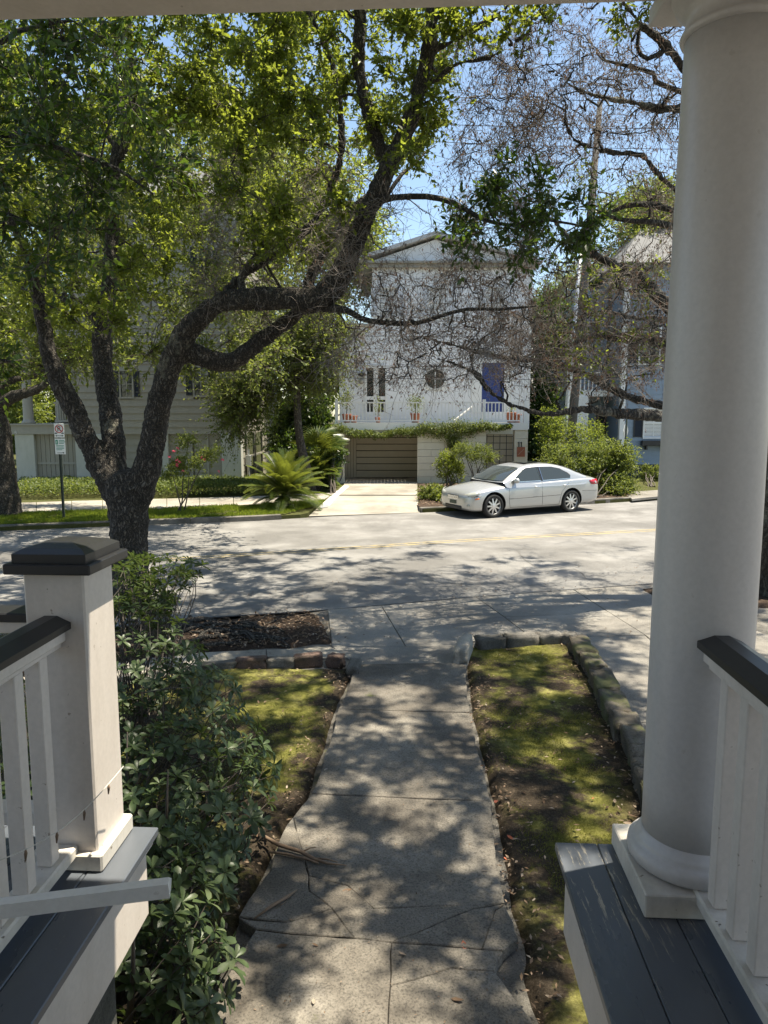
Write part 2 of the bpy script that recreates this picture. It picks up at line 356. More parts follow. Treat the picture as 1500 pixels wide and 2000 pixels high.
# far verge block with soil / lawn surface
FZ = .12
dl, dr_ = G(601, 1008.5, 0), G(821, 1000.8, 0)
notch = [p for p in far if p.x < dl.x] + [dl, G(645, 969, FZ), G(816, 969, FZ), dr_] + [p for p in far if p.x > dr_.x]
sheet('far_verge', notch + [Vector((150, 40, 0)), Vector((150, 260, 0)), Vector((-150, 260, 0)), Vector((-150, 30, 0))], -.03, FZ - .02, M['ground'])
# centre line: double yellow, thin worn strips
yl = smooth_line(gl([(-100, 1118), (120, 1106), (370, 1090), (640, 1073), (900, 1056), (1190, 1040), (1500, 1023), (1900, 1003)], .004), 5)
def strip(pl, wd, z, off=0):
    L = []; Rr = []
    for i, p in enumerate(pl):
        t = (pl[min(i + 1, len(pl) - 1)] - pl[max(i - 1, 0)]).normalized(); nn = Vector((-t.y, t.x, 0)); q = p + nn * off
        L.append(q + nn * wd / 2); Rr.append(q - nn * wd / 2)
    v = [(p.x, p.y, z) for p in L + Rr]; k = len(L); return v, [(i, k + i, k + i + 1, i + 1) for i in range(k - 1)]
mb = MB()
for off in (-.10, .10):
    v, f = strip(yl, .075, .004, off); mb.add(v, f)
tag(mb.build('yellow_centre_line', M['yellow']), kind='structure')
# tar patch and seams in the asphalt
mb = MB(); rs = random.Random(5)
for x0, y0, dx, dy, n_ in ((330, 1150, 26, -3, 9), (700, 1098, 30, 7, 8), (1010, 1075, 24, 9, 9), (150, 1070, 34, 5, 6)):
    x, y = x0, y0; pl = []
    for i in range(n_): pl.append(G(x, y, .003)); x += dx * rs.uniform(.4, 1.5); y += dy * rs.uniform(-.6, 2.2)
    v, f = strip(pl, rs.uniform(.008, .014), .003); mb.add(v, f)
tag(mb.build('tar_seams', M['kerb']), kind='structure')
# kerbs: stones laid end to end
def kerb(name, label, line, wd, z1, m, step=2.4, pick=None, z0=-.03, off=None):
    root = thing(name, label, 'kerb', (line[0].x, line[0].y, 0)); off = wd / 2 if off is None else off
    d = [0]
    for i in range(1, len(line)): d.append(d[-1] + (line[i] - line[i - 1]).length)
    def at(s):
        for i in range(1, len(line)):
            if d[i] >= s: return line[i - 1].lerp(line[i], (s - d[i - 1]) / max(1e-6, d[i] - d[i - 1]))
        return line[-1]
    s = 0; rr = random.Random(len(name) + int(line[0].x * 7))
    while s < d[-1] - .2:
        e = min(s + step, d[-1]); tt = [s + .006 + (e - s - .012) * q / 4 for q in range(5)]; pts = []; pr_ = []
        for u_ in tt:
            p_ = at(u_); g_ = (at(min(u_ + .6, d[-1])) - at(max(u_ - .6, 0))).normalized(); nn = Vector((-g_.y, g_.x, 0)); pts.append(p_ + nn * (off + wd / 2)); pr_.append(p_ + nn * (off - wd / 2))
        pts = pts + pr_[::-1]
        MB().prism(pts, z0, z1 + rr.uniform(-.008, .008), .015).build('kerb_stone', m, root); s = e
    return root
kl = smooth_line(gl([(-250, 1046), (0, 1037), (250, 1027), (490, 1018), (560, 1014)], 0)); kerb('kerb', 'long grey stone kerb in front of the lit grass verge, left of the driveway', kl, .17, FZ + .02, M['kerb'])
kr = smooth_line(gl([(822, 1001), (1010, 993), (1180, 983), (1240, 979)], 0)); kerb('kerb', 'grey kerb hidden partly behind the parked silver sedan', kr, .17, FZ + .02, M['kerb'])
# far sidewalk slabs
sw_n = gl([(-300, 1021), (0, 1004), (140, 999), (260, 996), (390, 991), (520, 984), (628, 978)], FZ); sw_f = gl([(-300, 998), (0, 984), (140, 979), (260, 976), (390, 973), (520, 969), (655, 963)], FZ)
root = None
for i in range(len(sw_n) - 1):
    for k in range(2):
        a, b = k / 2 + .004, (k + 1) / 2 - .004
        q = [sw_n[i].lerp(sw_n[i + 1], a), sw_n[i].lerp(sw_n[i + 1], b), sw_f[i].lerp(sw_f[i + 1], b), sw_f[i].lerp(sw_f[i + 1], a)]
        o = MB().prism(q, FZ - .06, FZ + .012, .006).build('pavement_slab' if root else 'far_pavement', M['drive'], root)
        if root is None: tag(o, kind='structure'); root = o
# right far pavement and side drive
rs_ = gl([(1235, 975), (1330, 966), (1600, 940), (1600, 930), (1330, 955), (1215, 962)], FZ)
sheet('far_path', rs_, FZ - .06, FZ + .012, M['concrete'])
# white house driveway: a ramp of two slabs
dA = [G(603, 1008, 0.006), G(820, 1001, 0.006), G(815, 968, FZ + .02), G(646, 968, FZ + .02)]
mb = MB(); mb.add(dA + [Vector((p.x, p.y, -.03)) for p in dA], [(0, 1, 2, 3), (4, 7, 6, 5), (0, 4, 5, 1), (1, 5, 6, 2), (3, 2, 6, 7), (0, 3, 7, 4)])
tag(mb.build('driveway_apron', M['drive']), kind='structure')
tag(MB().prism([G(646, 967.5, FZ), G(815, 967.5, FZ), G(815, 920, FZ), G(672, 920, FZ), G(672, 948, FZ)], FZ - .05, FZ + .02).build('driveway', M['drive']), kind='structure')
tag(MB().prism([G(626, 989, FZ), G(640, 987, FZ), G(682, 951, FZ), G(672, 950, FZ)], FZ - .05, FZ + .035, .005).build('driveway_edge', M['trimwhite']), kind='structure')
# ------------------------------------------------------------------ near pavement, in slabs
def jag(p, q, amp, n=7):
    """a rough edge between two points, the same from both sides"""
    flip = (p.x, p.y) > (q.x, q.y); a, b = (q, p) if flip else (p, q)
    r = random.Random(int(a.x * 9173 + a.y * 3571 + b.x * 713)); d = b - a; nn = Vector((-d.y, d.x, 0)).normalized(); out = []
    n = max(2, int(d.length / .07)); w_ = 0
    for i in range(1, n):
        w_ += r.uniform(-1, 1) * amp; w_ *= .8; out.append(a + d * (i / n + r.uniform(-.2, .2) / n) + nn * w_)
    return [p] + (out[::-1] if flip else out)
def slab(name, pix, z, m, parent, th=.07, rough=(), gap=.004, amp=.004, tilt=0, kinds=None):
    P = gl(pix, z); n = len(P); c = sum(P, Vector()) / n; out = []
    for i in range(n):
        a = amp * 1.7 if i in rough else amp; out += jag(P[i], P[(i + 1) % n], a)
    out2 = []
    m_ = len(out); area = sum(out[i].x * out[(i + 1) % m_].y - out[(i + 1) % m_].x * out[i].y for i in range(m_)); sg = 1 if area > 0 else -1
    for i in range(m_):
        t = (out[(i + 1) % m_] - out[i - 1]); t.z = 0; t = t.normalized() if t.length > 1e-6 else Vector((1, 0, 0)); out2.append(out[i] + Vector((-t.y, t.x, 0)) * sg * gap)
    mb = MB().prism(out2, z - th, z, .005)
    r = random.Random(int(c.x * 100)); tx, ty = r.uniform(-tilt, tilt), r.uniform(-tilt, tilt)
    mb.v = [(x, y, zz + (x - c.x) * tx + (y - c.y) * ty) for x, y, zz in mb.v]
    return mb.build(name, m, parent)
near_w = [Vector((p.x, p.y, 0)) for p in near]
apr = sheet('near_pavement', [near_w[0], *near_w[1:], Vector((60, -3, 0)), Vector((-60, -3, 0))], -.08, -.012, M['kerb'])
NZ = .012
slabs = [
 [(648, 1262), (640, 1191), (745, 1183), (770, 1225), (792, 1262)], [(745, 1183), (930, 1166), (985, 1205), (905, 1214), (770, 1225)],
 [(770, 1225), (905, 1214), (985, 1205), (1040, 1246), (893, 1253), (892, 1262), (792, 1262)], [(930, 1166), (1120, 1151), (1190, 1196), (985, 1205)],
 [(985, 1205), (1190, 1196), (1260, 1240), (1108, 1243), (1040, 1246)], [(1120, 1151), (1300, 1139), (1390, 1188), (1190, 1196)], [(1190, 1196), (1390, 1188), (1480, 1232), (1260, 1240)],
 [(648, 1262), (792, 1262), (892, 1262), (910, 1298), (700, 1302)],
 [(1120, 1243), (1260, 1240), (1330, 1300), (1420, 1400), (1240, 1412), (1150, 1262)], [(1260, 1240), (1480, 1232), (1650, 1300), (1700, 1390), (1420, 1400), (1330, 1300)],
 [(1240, 1412), (1420, 1400), (1560, 1560), (1700, 1800), (1420, 1830), (1270, 1580)], [(1420, 1400), (1700, 1390), (2000, 1560), (2100, 1800), (1700, 1800), (1560, 1560)],
 [(1420, 1830), (1700, 1800), (2100, 1800), (2600, 2300), (1700, 2350)]]
for i, pix in enumerate(slabs):
    slab('pavement_slab', pix, NZ, M['concrete'], apr, gap=.005, amp=.0015, tilt=.003)
strips = [(-900, 1560), (-600, 1480), (-250, 1412), (0, 1366), (200, 1330), (390, 1298), (520, 1288), (690, 1284)], [(-900, 1500), (-600, 1430), (-250, 1366), (0, 1326), (200, 1298), (390, 1274), (520, 1268), (646, 1263)]
for i in range(7):
    slab('pavement_slab', [strips[0][i], strips[0][i + 1], strips[1][i + 1], strips[1][i]], NZ + .004, M['drive'], apr, gap=.006, amp=.002, tilt=.004)
# ------------------------------------------------------------------ beds with relief
def inside(poly, x, y):
    c = False; n = len(poly)
    for i in range(n):
        a, b = poly[i], poly[i - 1]
        if (a[1] > y) != (b[1] > y) and x < (b[0] - a[0]) * (y - a[1]) / (b[1] - a[1]) + a[0]: c = not c
    return c
def edge_d(poly, x, y):
    best = 9
    for i in range(len(poly)):
        a, b = poly[i], poly[i - 1]; dx, dy = b[0] - a[0], b[1] - a[1]; t = max(0, min(1, ((x - a[0]) * dx + (y - a[1]) * dy) / (dx * dx + dy * dy + 1e-9)))
        best = min(best, math.hypot(x - a[0] - t * dx, y - a[1] - t * dy))
    return best
def bed(name, poly, z, m, step=.05, amp=.03, bare=None, drop=.10):
    xs = [p[0] for p in poly]; ys = [p[1] for p in poly]; x0, y0 = min(xs), min(ys)
    nx = int((max(xs) - x0) / step) + 2; ny = int((max(ys) - y0) / step) + 2
    V = []; bareA = []
    for j in range(ny):
        for i in range(nx):
            x = x0 + i * step; y = y0 + j * step
            e = edge_d(poly, x, y) if inside(poly, x, y) else 0
            h = amp * (noise.noise((x * .9, y * .9, 3)) + .5 * noise.noise((x * 3, y * 3, 1)) + .35 * noise.noise((x * 11, y * 11, 7)))
            V.append((x, y, z + h - drop * max(0, 1 - e / .10) ** 2 if e > 0 else z - drop))
            bareA.append(bare(x, y) if bare else 0)
    Fc = []
    for j in range(ny - 1):
        for i in range(nx - 1):
            if inside(poly, x0 + (i + .5) * step, y0 + (j + .5) * step): k = j * nx + i; Fc.append((k, k + 1, k + nx + 1, k + nx))
    me = bpy.data.meshes.new(name); me.from_pydata(V, [], Fc); me.materials.append(m); me.shade_smooth()
    at = me.attributes.new('bare', 'FLOAT', 'POINT'); at.data.foreach_set('value', bareA)
    o = link(name, me); tag(o, kind='structure'); return o
def xy(pts): return [(p.x, p.y) for p in pts]
SZ = .04
walkL = gl([(697, 1300), (660, 1384), (608, 1550), (560, 1620), (480, 1790), (400, 1990), (330, 2200), (200, 2700)], SZ)
walkR = gl([(908, 1296), (917, 1391), (961, 1565), (986, 1764), (1010, 1835), (1010, 1900), (1050, 2010), (1080, 2200), (1120, 2700)], SZ)
polyL = xy(walkL + [Vector((-5.5, 1.5, 0))] + gl([(-400, 1450), (0, 1372), (400, 1302)], SZ))
polyR = xy([p for p in gl([(893, 1262), (1110, 1246)], SZ)] + gl([(1150, 1262), (1210, 1370), (1262, 1480), (1300, 1590), (1420, 1860)], SZ) + [Vector((2.9, 1.2, 0))] + walkR[::-1])
def nearwalk(line, wd=.28):
    ln = xy(line)
    def f(x, y):
        best = 9
        for i in range(1, len(ln)):
            a, b = ln[i - 1], ln[i]; dx, dy = b[0] - a[0], b[1] - a[1]; t = max(0, min(1, ((x - a[0]) * dx + (y - a[1]) * dy) / (dx * dx + dy * dy)))
            best = min(best, math.hypot(x - a[0] - t * dx, y - a[1] - t * dy))
        return max(0, 1 - (best + .12 * noise.noise((x * 3, y * 3, 9))) / wd)
    return f
bR = nearwalk(walkR, .30); b2 = nearwalk(gl([(1110, 1250), (1150, 1300), (1230, 1480), (1262, 1600)], SZ), .34)
bed('garden_soil', polyL, SZ, M['soil'], .045, .03, nearwalk(walkL, .26))
bed('garden_soil', polyR, SZ, M['soil'], .04, .03, lambda x, y: max(bR(x, y), b2(x, y)))
mul = xy(gl([(330, 1222), (480, 1203), (625, 1196), (652, 1256), (560, 1264), (400, 1272), (180, 1298), (0, 1322), (-300, 1372), (-300, 1308), (0, 1262)], 0.02))
_m = [Vector((p[0], p[1], 0)) for p in mul]; mul = xy([q for i in range(len(_m)) for q in jag(_m[i], _m[(i + 1) % len(_m)], .035)])
bed('mulch_bed', mul, .03, M['mulch'], .06, .05)
bed('mulch_bed', xy(gl([(1240, 1148), (1500, 1128), (1900, 1100), (2000, 1160), (1500, 1185), (1290, 1172)], 0.02)), .03, M['mulch'], .06, .05)
# far bed by the driveway, lawn verge
def offs(line, d):
    out = []
    for i, p in enumerate(line):
        t = (line[min(i + 1, len(line) - 1)] - line[max(i - 1, 0)]).normalized(); q = p + Vector((-t.y, t.x, 0)) * d; q.z = FZ; out.append(q)
    return out
lawn_poly = offs(kl, .15) + gl([(612, 990), (636, 979), (628, 978), (520, 984), (390, 991), (260, 996), (140, 999), (0, 1004), (-280, 1020)], FZ)
lawnp = lawn_poly
bed('lawn_verge', xy(lawn_poly), FZ + .0, M['ground'], .10, .02, drop=.0)
far_bed = offs(kr, .15) + gl([(1250, 970), (1210, 958), (1050, 945), (816, 945)], FZ)
bed('planting_bed', xy(far_bed), FZ + .02, M['mulch'], .10, .05, drop=.02)
# ------------------------------------------------------------------ garden walk
WZ = .062
walk = thing('garden_walk', 'cracked concrete slab walk with dappled light running to the street', 'path', tuple(G(800, 1700, 0)))
pieces = [
 ([(697, 1297), (910, 1294), (917, 1391), (660, 1384)], (1, 3)), ([(660, 1385), (917, 1392), (961, 1564), (608, 1549)], (1, 3)),
 ([(608, 1550), (961, 1565), (986, 1764), (730, 1774), (679, 1729), (603, 1710), (578, 1619), (572, 1596)], (1, 7)),
 ([(603, 1710), (679, 1729), (730, 1774), (986, 1764), (925, 1774), (869, 1796), (806, 1824), (765, 1840), (692, 1831), (648, 1774), (603, 1739)], ()),
 ([(572, 1596), (578, 1619), (603, 1710), (603, 1739), (648, 1774), (600, 1790), (560, 1800), (466, 1790), (528, 1700), (545, 1640)], (8, 9, 7)),
 ([(648, 1774), (692, 1831), (600, 1825), (499, 1814), (466, 1792), (560, 1800), (600, 1790)], (4,)),
 ([(986, 1764), (967, 1777), (942, 1853), (765, 1840), (806, 1824), (869, 1796), (925, 1774)], ()),
 ([(986, 1764), (1003, 1800), (1013, 1833), (983, 1857), (942, 1853), (967, 1777)], (1, 2)),
 ([(499, 1816), (600, 1826), (692, 1832), (765, 1841), (762, 1925), (757, 2012), (390, 2008), (440, 1910)], (6,)),
 ([(765, 1841), (942, 1854), (983, 1858), (966, 1896), (880, 1890), (762, 1925)], (2,)),
 ([(762, 1925), (880, 1890), (966, 1896), (1006, 1950), (1042, 2000), (900, 2012), (757, 2012)], (3, 2)),
 ([(390, 2009), (757, 2013), (750, 2330), (240, 2330)], ()), ([(757, 2013), (900, 2013), (1042, 2002), (1060, 2330), (750, 2330)], ())]
for k, (pix, rg) in enumerate(pieces):
    slab('walk_slab', pix, WZ + (.004 if k == 3 else 0) + (.006 if k in (4, 7) else 0), M['slab'], walk, th=.06, rough=rg, gap=.0018 if k > 1 else .004, amp=.006, tilt=.004)
# ------------------------------------------------------------------ garden edging: stones, corner block, brick row
def stone(name, p, q, wd, z0, z1, m, root, seed, label=None):
    r = random.Random(seed); d = (q - p); L = d.length; d.normalize(); nn = Vector((-d.y, d.x, 0)); b = bmesh.new(); bmesh.ops.create_cube(b, size=1)
    bmesh.ops.bevel(b, geom=b.edges[:], offset=.05, segments=2, affect='EDGES'); off = Vector((seed * 3.1, seed * 1.7, 0))
    bmesh.ops.subdivide_edges(b, edges=[e for e in b.edges if e.calc_length() > .5], cuts=5, use_grid_fill=True)
    mb = MB(); vs = []
    for v in b.verts:
        c = v.co * (1 + .20 * noise.noise(v.co * 2.6 + off) + .09 * noise.noise(v.co * 9 + off)); vs.append((p + q) / 2 + d * c.x * L * .98 + nn * c.y * wd + Vector((0, 0, z0 + (c.z + .5) * (z1 - z0) - ((p + q) / 2).z)))
    b.verts.index_update(); fs = [tuple(v.index for v in f.verts) for f in b.faces]; b.free(); mb.add(vs, fs)
    o = mb.build(name, m, root, smooth=True); return o
edg = thing('stone_edging', 'mossy rough stone edging along the right side of the planted strip', 'edging', tuple(G(1180, 1400, 0)))
line = smooth_line(gl([(1112, 1262), (1150, 1330), (1188, 1405), (1222, 1480), (1248, 1550), (1262, 1612), (1300, 1720)], SZ), 5); rr = random.Random(3)
dd = 0; i = 0
while i < len(line) - 1:
    st = rr.choice((2, 3, 3, 1)); j = min(i + st, len(line) - 1)
    stone('stone', line[i] + Vector((.09 + rr.uniform(-.02, .02), 0, 0)), line[j] + Vector((.09 + rr.uniform(-.02, .02), 0, 0)), .20 + rr.uniform(-.03, .03), -.02, .19 + rr.uniform(-.03, .03), M['edge'], edg, i + 5); i = j
edg2 = thing('stone_edging', 'low pale coping at the street end of the right planted strip with rounded corner block', 'edging', tuple(G(1000, 1255, 0)))
l2 = gl([(930, 1256), (985, 1252), (1050, 1248), (1098, 1246), (1125, 1252)], .1)
for k in range(4): stone('stone', l2[k], l2[k + 1], .16, -.02, .17 + .01 * (k % 2), M['kerb'], edg2, 20 + k)
stone('corner_block', G(898, 1290, .1), G(912, 1256, .1), .15, -.02, .22, M['drive'], edg2, 31)
edg3 = thing('brick_edging', 'broken brick and concrete edging at the street end of the left moss patch', 'edging', tuple(G(560, 1300, 0)))
l3 = gl([(395, 1306), (460, 1300), (520, 1296), (575, 1293), (628, 1290), (640, 1291), (672, 1294)], .05)
for k in (0, 1, 2, 3, 5): stone('brick', l3[k], l3[k + 1], .12, -.01, .11 + .02 * (k % 2), M['brick'] if k in (3, 5, 1) else M['kerb'], edg3, 40 + k)
stone('corner_block', G(688, 1318, .05), G(696, 1294, .05), .13, -.01, .12, M['kerb'], edg3, 52)
# ================================================================== NEAR PORCH
PF = Matrix.Rotation(R(-3), 4, 'Z'); FZ1 = 1.30
def PL(x, y, z): return tuple(PF @ Vector((x, y, z)))
def pb(mb, name, m, root, smooth=False): return mb.build(name, m, root, smooth, X=PF)
def deck(x0, x1, y0, y1, inner, label, n, pier_mat):
    root = thing('porch_deck', label, 'porch floor', PL((x0 + x1) / 2, y1, 0)); wd = (x1 - x0) / n; rr = random.Random(n)
    for k in range(n):
        a = x0 + k * wd; cut = y0 if k % 3 == 0 else (1.72 if k == 1 or k == 2 else y0)
        if inner > 0 and k in (2, 3, 4, 5) : segs = [(1.62, y1), (y0, 1.615)]
        else: segs = [(y0, y1)]
        for s0, s1 in segs: pb(MB().cbox(a + .0012, a + wd - .0012, s0 + .001, s1 - .001, FZ1 - .028, FZ1 + rr.uniform(-.0012, .0012), .003), 'floor_board', M['floor'], root)
    xi = x0 if inner > 0 else x1; sg = 1 if inner > 0 else -1
    # fascia under the boards, set back from the nosing
    pb(MB().cbox(min(xi + sg * .03, xi + sg * .055), max(xi + sg * .03, xi + sg * .055), y0, y1 - .05, FZ1 - .30, FZ1 - .03, .002), 'fascia', M['white'], root)
    pb(MB().cbox(x0 + .05 if inner > 0 else x0, x1 if inner > 0 else x1 - .05, y1 - .075, y1 - .05, FZ1 - .30, FZ1 - .031, .002), 'fascia', M['white'], root)
    pb(MB().cbox(min(xi + sg * .016, xi + sg * .0295), max(xi + sg * .016, xi + sg * .0295), y0, y1 - .02, FZ1 - .055, FZ1 - .029, .002), 'moulding', M['white'], root)
    bk = MB().cbox(x0 + .12 if inner > 0 else x0, x1 if inner > 0 else x1 - .12, y0, y1 - .14, -.02, FZ1 - .30, .01); pb(bk, 'pier', pier_mat, root)
    return root
deck(.463, 1.75, -.6, 2.38, 1, 'blue-grey painted porch floor with peeling paint under the round column', 9, M['sooty'])
deck(-2.3, -.930, -.6, 2.40, -1, 'dark grey painted porch floor on a white fascia under the square newel', 10, M['sooty'])
# steps between the two decks (below the picture)
st = thing('porch_steps', 'grey wooden steps between the two porch decks', 'steps', PL(-.23, 1.2, 0))
for k in range(7):
    z = FZ1 - .185 * (k + 1); y = -.2 + .28 * k
    if z > .02: pb(MB().cbox(-.925, .458, y, y + .30, z - .03, z, .003), 'tread', M['floor'], st); pb(MB().cbox(-.925, .458, y + .27, y + .285, max(-.02, z - .185), z - .03, .002), 'riser', M['white'], st)
pf = thing('porch_floor', 'grey porch floor behind the top of the steps', 'porch floor', PL(0, -1.5, 0))
for k in range(12): pb(MB().cbox(-.928 + k * .1157 + .001, -.928 + (k + 1) * .1157 - .001, -2.6, -.2, FZ1 - .028, FZ1, .002), 'floor_board', M['floor'], pf)
# column
cc = (.845, 2.19)
col = thing('porch_column', 'tall round white column on a square plinth at the right porch edge', 'column', PL(cc[0], cc[1], FZ1))
ZB = FZ1 + .075
pb(MB().cbox(cc[0] - .19, cc[0] + .19, cc[1] - .19, cc[1] + .19, FZ1 + .001, ZB, .004), 'plinth', M['plinth'], col)
prof = [(.165, 0), (.182, .012), (.187, .03), (.184, .048), (.172, .058), (.163, .062), (.163, .070), (.158, .078), (.150, .086), (.1465, .10)]
pb(MB().lathe(prof, 72, (cc[0], cc[1], ZB)), 'base_moulding', M['column'], col, True)
ZT = 3.945
sh = [(.1455 - .014 * (max(0, (t - .25) / .75)) ** 1.6, .10 + t * (ZT - ZB - .10 - .17)) for t in [i / 16 for i in range(17)]]
pb(MB().lathe(sh, 72, (cc[0], cc[1], ZB)), 'shaft', M['column'], col, True)
zt = ZT - .17
pb(MB().lathe([(.131, -.004), (.141, .0), (.1445, .008), (.141, .017), (.132, .02), (.131, .06), (.136, .064), (.136, .07), (.142, .074), (.158, .088), (.168, .108), (.172, .118)], 72, (cc[0], cc[1], zt)), 'capital', M['column'], col, True)
pb(MB().cbox(cc[0] - .185, cc[0] + .185, cc[1] - .185, cc[1] + .185, zt + .118, ZT, .004), 'abacus', M['column'], col)
# roof beam + ceiling + eave
bm_ = thing('porch_beam', 'white painted porch beam across the top of the view', 'beam', PL(0, 2.19, ZT))
pb(MB().cbox(-3.2, 3.2, 2.06, 2.34, ZT + .001, ZT + .28, .006), 'beam', M['white'], bm_)
pb(MB().cbox(-3.2, 3.2, 2.3405, 2.362, ZT + .03, ZT + .26, .003), 'fascia', M['white'], bm_)
rf = thing('porch_roof', 'white boarded porch ceiling and roof above the camera', 'roof', PL(0, .5, ZT + .3))
pb(MB().box(-3.4, 3.4, -2.7, 2.40, ZT + .50, ZT + .60), 'roof_slab', M['roof'], rf)
pb(MB().box(-3.2, 3.2, -2.6, 2.05, ZT + .285, ZT + .31), 'ceiling', M['white'], rf)
hw = thing('house_wall', 'white wall of the near house behind the viewer', 'wall', PL(0, -2.7, 0))
for k in range(26): pb(MB().box(-3.3, 3.3, -2.72, -2.66 + .01 * (k % 2) * 0, k * .16, k * .16 + .156), 'board', M['siding_white'], hw)
# newel post
nw = thing('newel_post', 'square white newel post with a black pyramid cap at the left porch edge', 'post', PL(-1.13, 2.27, FZ1))
nx0, nx1, ny0, ny1 = -1.228, -1.037, 2.150, 2.362
pb(MB().cbox(nx0, nx1, ny0, ny1, FZ1 + .04, FZ1 + .975, .006), 'shaft', M['white'], nw)
pb(MB().cbox(nx0 - .022, nx1 + .022, ny0 - .022, ny1 + .022, FZ1 + .001, FZ1 + .060, .006), 'base_trim', M['plinth'], nw)
cz = FZ1 + .9755; ex = .040
def frus(a, b, z0, z1):
    x0, x1, y0, y1 = nx0 - a, nx1 + a, ny0 - a, ny1 + a; X0, X1, Y0, Y1 = nx0 - b, nx1 + b, ny0 - b, ny1 + b
    return [(x0, y0, z0), (x1, y0, z0), (x1, y1, z0), (x0, y1, z0), (X0, Y0, z1), (X1, Y0, z1), (X1, Y1, z1), (X0, Y1, z1)], [(3, 2, 1, 0), (4, 5, 6, 7), (0, 1, 5, 4), (1, 2, 6, 5), (2, 3, 7, 6), (3, 0, 4, 7)]
pb(MB().cbox(nx0 - ex, nx1 + ex, ny0 - ex, ny1 + ex, cz, cz + .032, .004), 'cap_board', M['cap'], nw)
mb = MB(); mb.add(*frus(.020, .020, cz + .0325, cz + .060)); mb.add(*frus(.020, -.005, cz + .0601, cz + .074)); mb.add(*frus(-.005, -.060, cz + .0741, cz + .088)); pb(mb, 'cap_top', M['cap'], nw)
# railings
def railing(xc, y0, y1, label, zt, zb, sp, start, m=M['white']):
    root = thing('railing', label, 'railing', PL(xc, (y0 + y1) / 2, FZ1))
    prof = [(-.062, 0), (.062, 0), (.062, .020), (.02, .040), (-.02, .040), (-.062, .020)]
    vs = [(xc + x, y, FZ1 + zt + z) for y in (y0, y1) for x, z in prof]; n = 6
    mb = MB().add(vs, [tuple(range(n))[::-1], tuple(range(n, 2 * n))] + [(i, (i + 1) % n, n + (i + 1) % n, n + i) for i in range(n)])
    pb(mb, 'rail_cap', M['cap'], root)
    pb(MB().cbox(xc - .045, xc + .045, y0, y1, FZ1 + zt - .040, FZ1 + zt - .001, .004), 'top_rail', m, root)
    pb(MB().cbox(xc - .030, xc + .030, y0, y1, FZ1 + zt - .060, FZ1 + zt - .0405, .003), 'rail_moulding', m, root)
    pb(MB().cbox(xc - .045, xc + .045, y0, y1, FZ1 + zb - .040, FZ1 + zb, .006), 'bottom_rail', M['plinth'], root)
    y = start; b = None
    while y > y0 + .05:
        if b is None: b = pb(MB().cbox(xc - .024, xc + .024, y - .024, y + .024, FZ1 + zb + .0005, FZ1 + zt - .0605, .003), 'baluster', m, root); yb = y
        else: copies(b, [PF.to_3x3() @ Vector((0, y - yb, 0))], root)
        y -= sp
    return root
railing(.845, -.5, 2.062, 'white railing with black cap running back from the round column', .800, .085, .125, 1.955)
railing(-1.145, -.5, 2.148, 'white railing with black cap running back from the square newel post', .800, .085, .135, 2.045)
# far side railing seen between the left balusters
lr = thing('railing', 'low far rail glimpsed between the left balusters', 'railing', PL(-1.9, 2.3, FZ1))
pb(MB().cbox(-2.9, nx0 - .001, 2.215, 2.295, FZ1 + .10, FZ1 + .15, .004), 'bottom_rail', M['white'], lr)
pb(MB().cbox(-2.9, nx0 - .001, 2.215, 2.295, FZ1 + .76, FZ1 + .80, .004), 'top_rail', M['white'], lr)
pb(MB().cbox(-2.9, nx0 - .001, 2.20, 2.31, FZ1 + .8005, FZ1 + .83, .004), 'rail_cap', M['cap'], lr)
for k in range(9): pb(MB().cbox(-2.75 + k * .16, -2.71 + k * .16, 2.235, 2.275, FZ1 + .1505, FZ1 + .7595, .003), 'baluster', M['white'], lr)
# loose rail end sticking out over the steps
P0 = A(-160, 1792, 1.60); P1 = A(333, 1731, 1.66)
dv = (P1 - P0); L = dv.length; Mx = Matrix.Translation(P0) @ dv.to_track_quat('X', 'Z').to_matrix().to_4x4()
mb = MB(); pr = [(-.020, -.018), (.020, -.018), (.020, .008), (.009, .019), (-.020, .019)]
vs = [Mx @ Vector((x + (0 if x == 0 else -.004 * (i % 2)), y, z)) for x in (0, L) for i, (y, z) in enumerate(pr)]
mb.add(vs, [(4, 3, 2, 1, 0), (5, 6, 7, 8, 9)] + [(i, (i + 1) % 5, 5 + (i + 1) % 5, 5 + i) for i in range(5)])
o = mb.build('loose_handrail', M['trimwhite']); tag(o, 'broken white handrail end sticking out loose over the left porch edge', 'handrail')
# thin wire with clips strung over the left railing
w0, w1 = A(-20, 1688, 1.72), A(241, 1497, 2.28)
wr = thing('string_light_wire', 'thin sagging wire with little bulbs strung to the newel post', 'wire', tuple(w1))
pts = [w0.lerp(w1, t) - Vector((0, 0, .05 * math.sin(math.pi * t))) for t in [i / 14 for i in range(15)]]
MB().tube(pts, .0016, 5).build('cord', M['plinth'], wr)
for k in (3, 6, 9, 12): MB().tube([pts[k], pts[k] - Vector((0, 0, .012)), pts[k] - Vector((.002, 0, .034))], [.002, .005, .002], 6).build('bulb', M['wood'], wr, smooth=True)
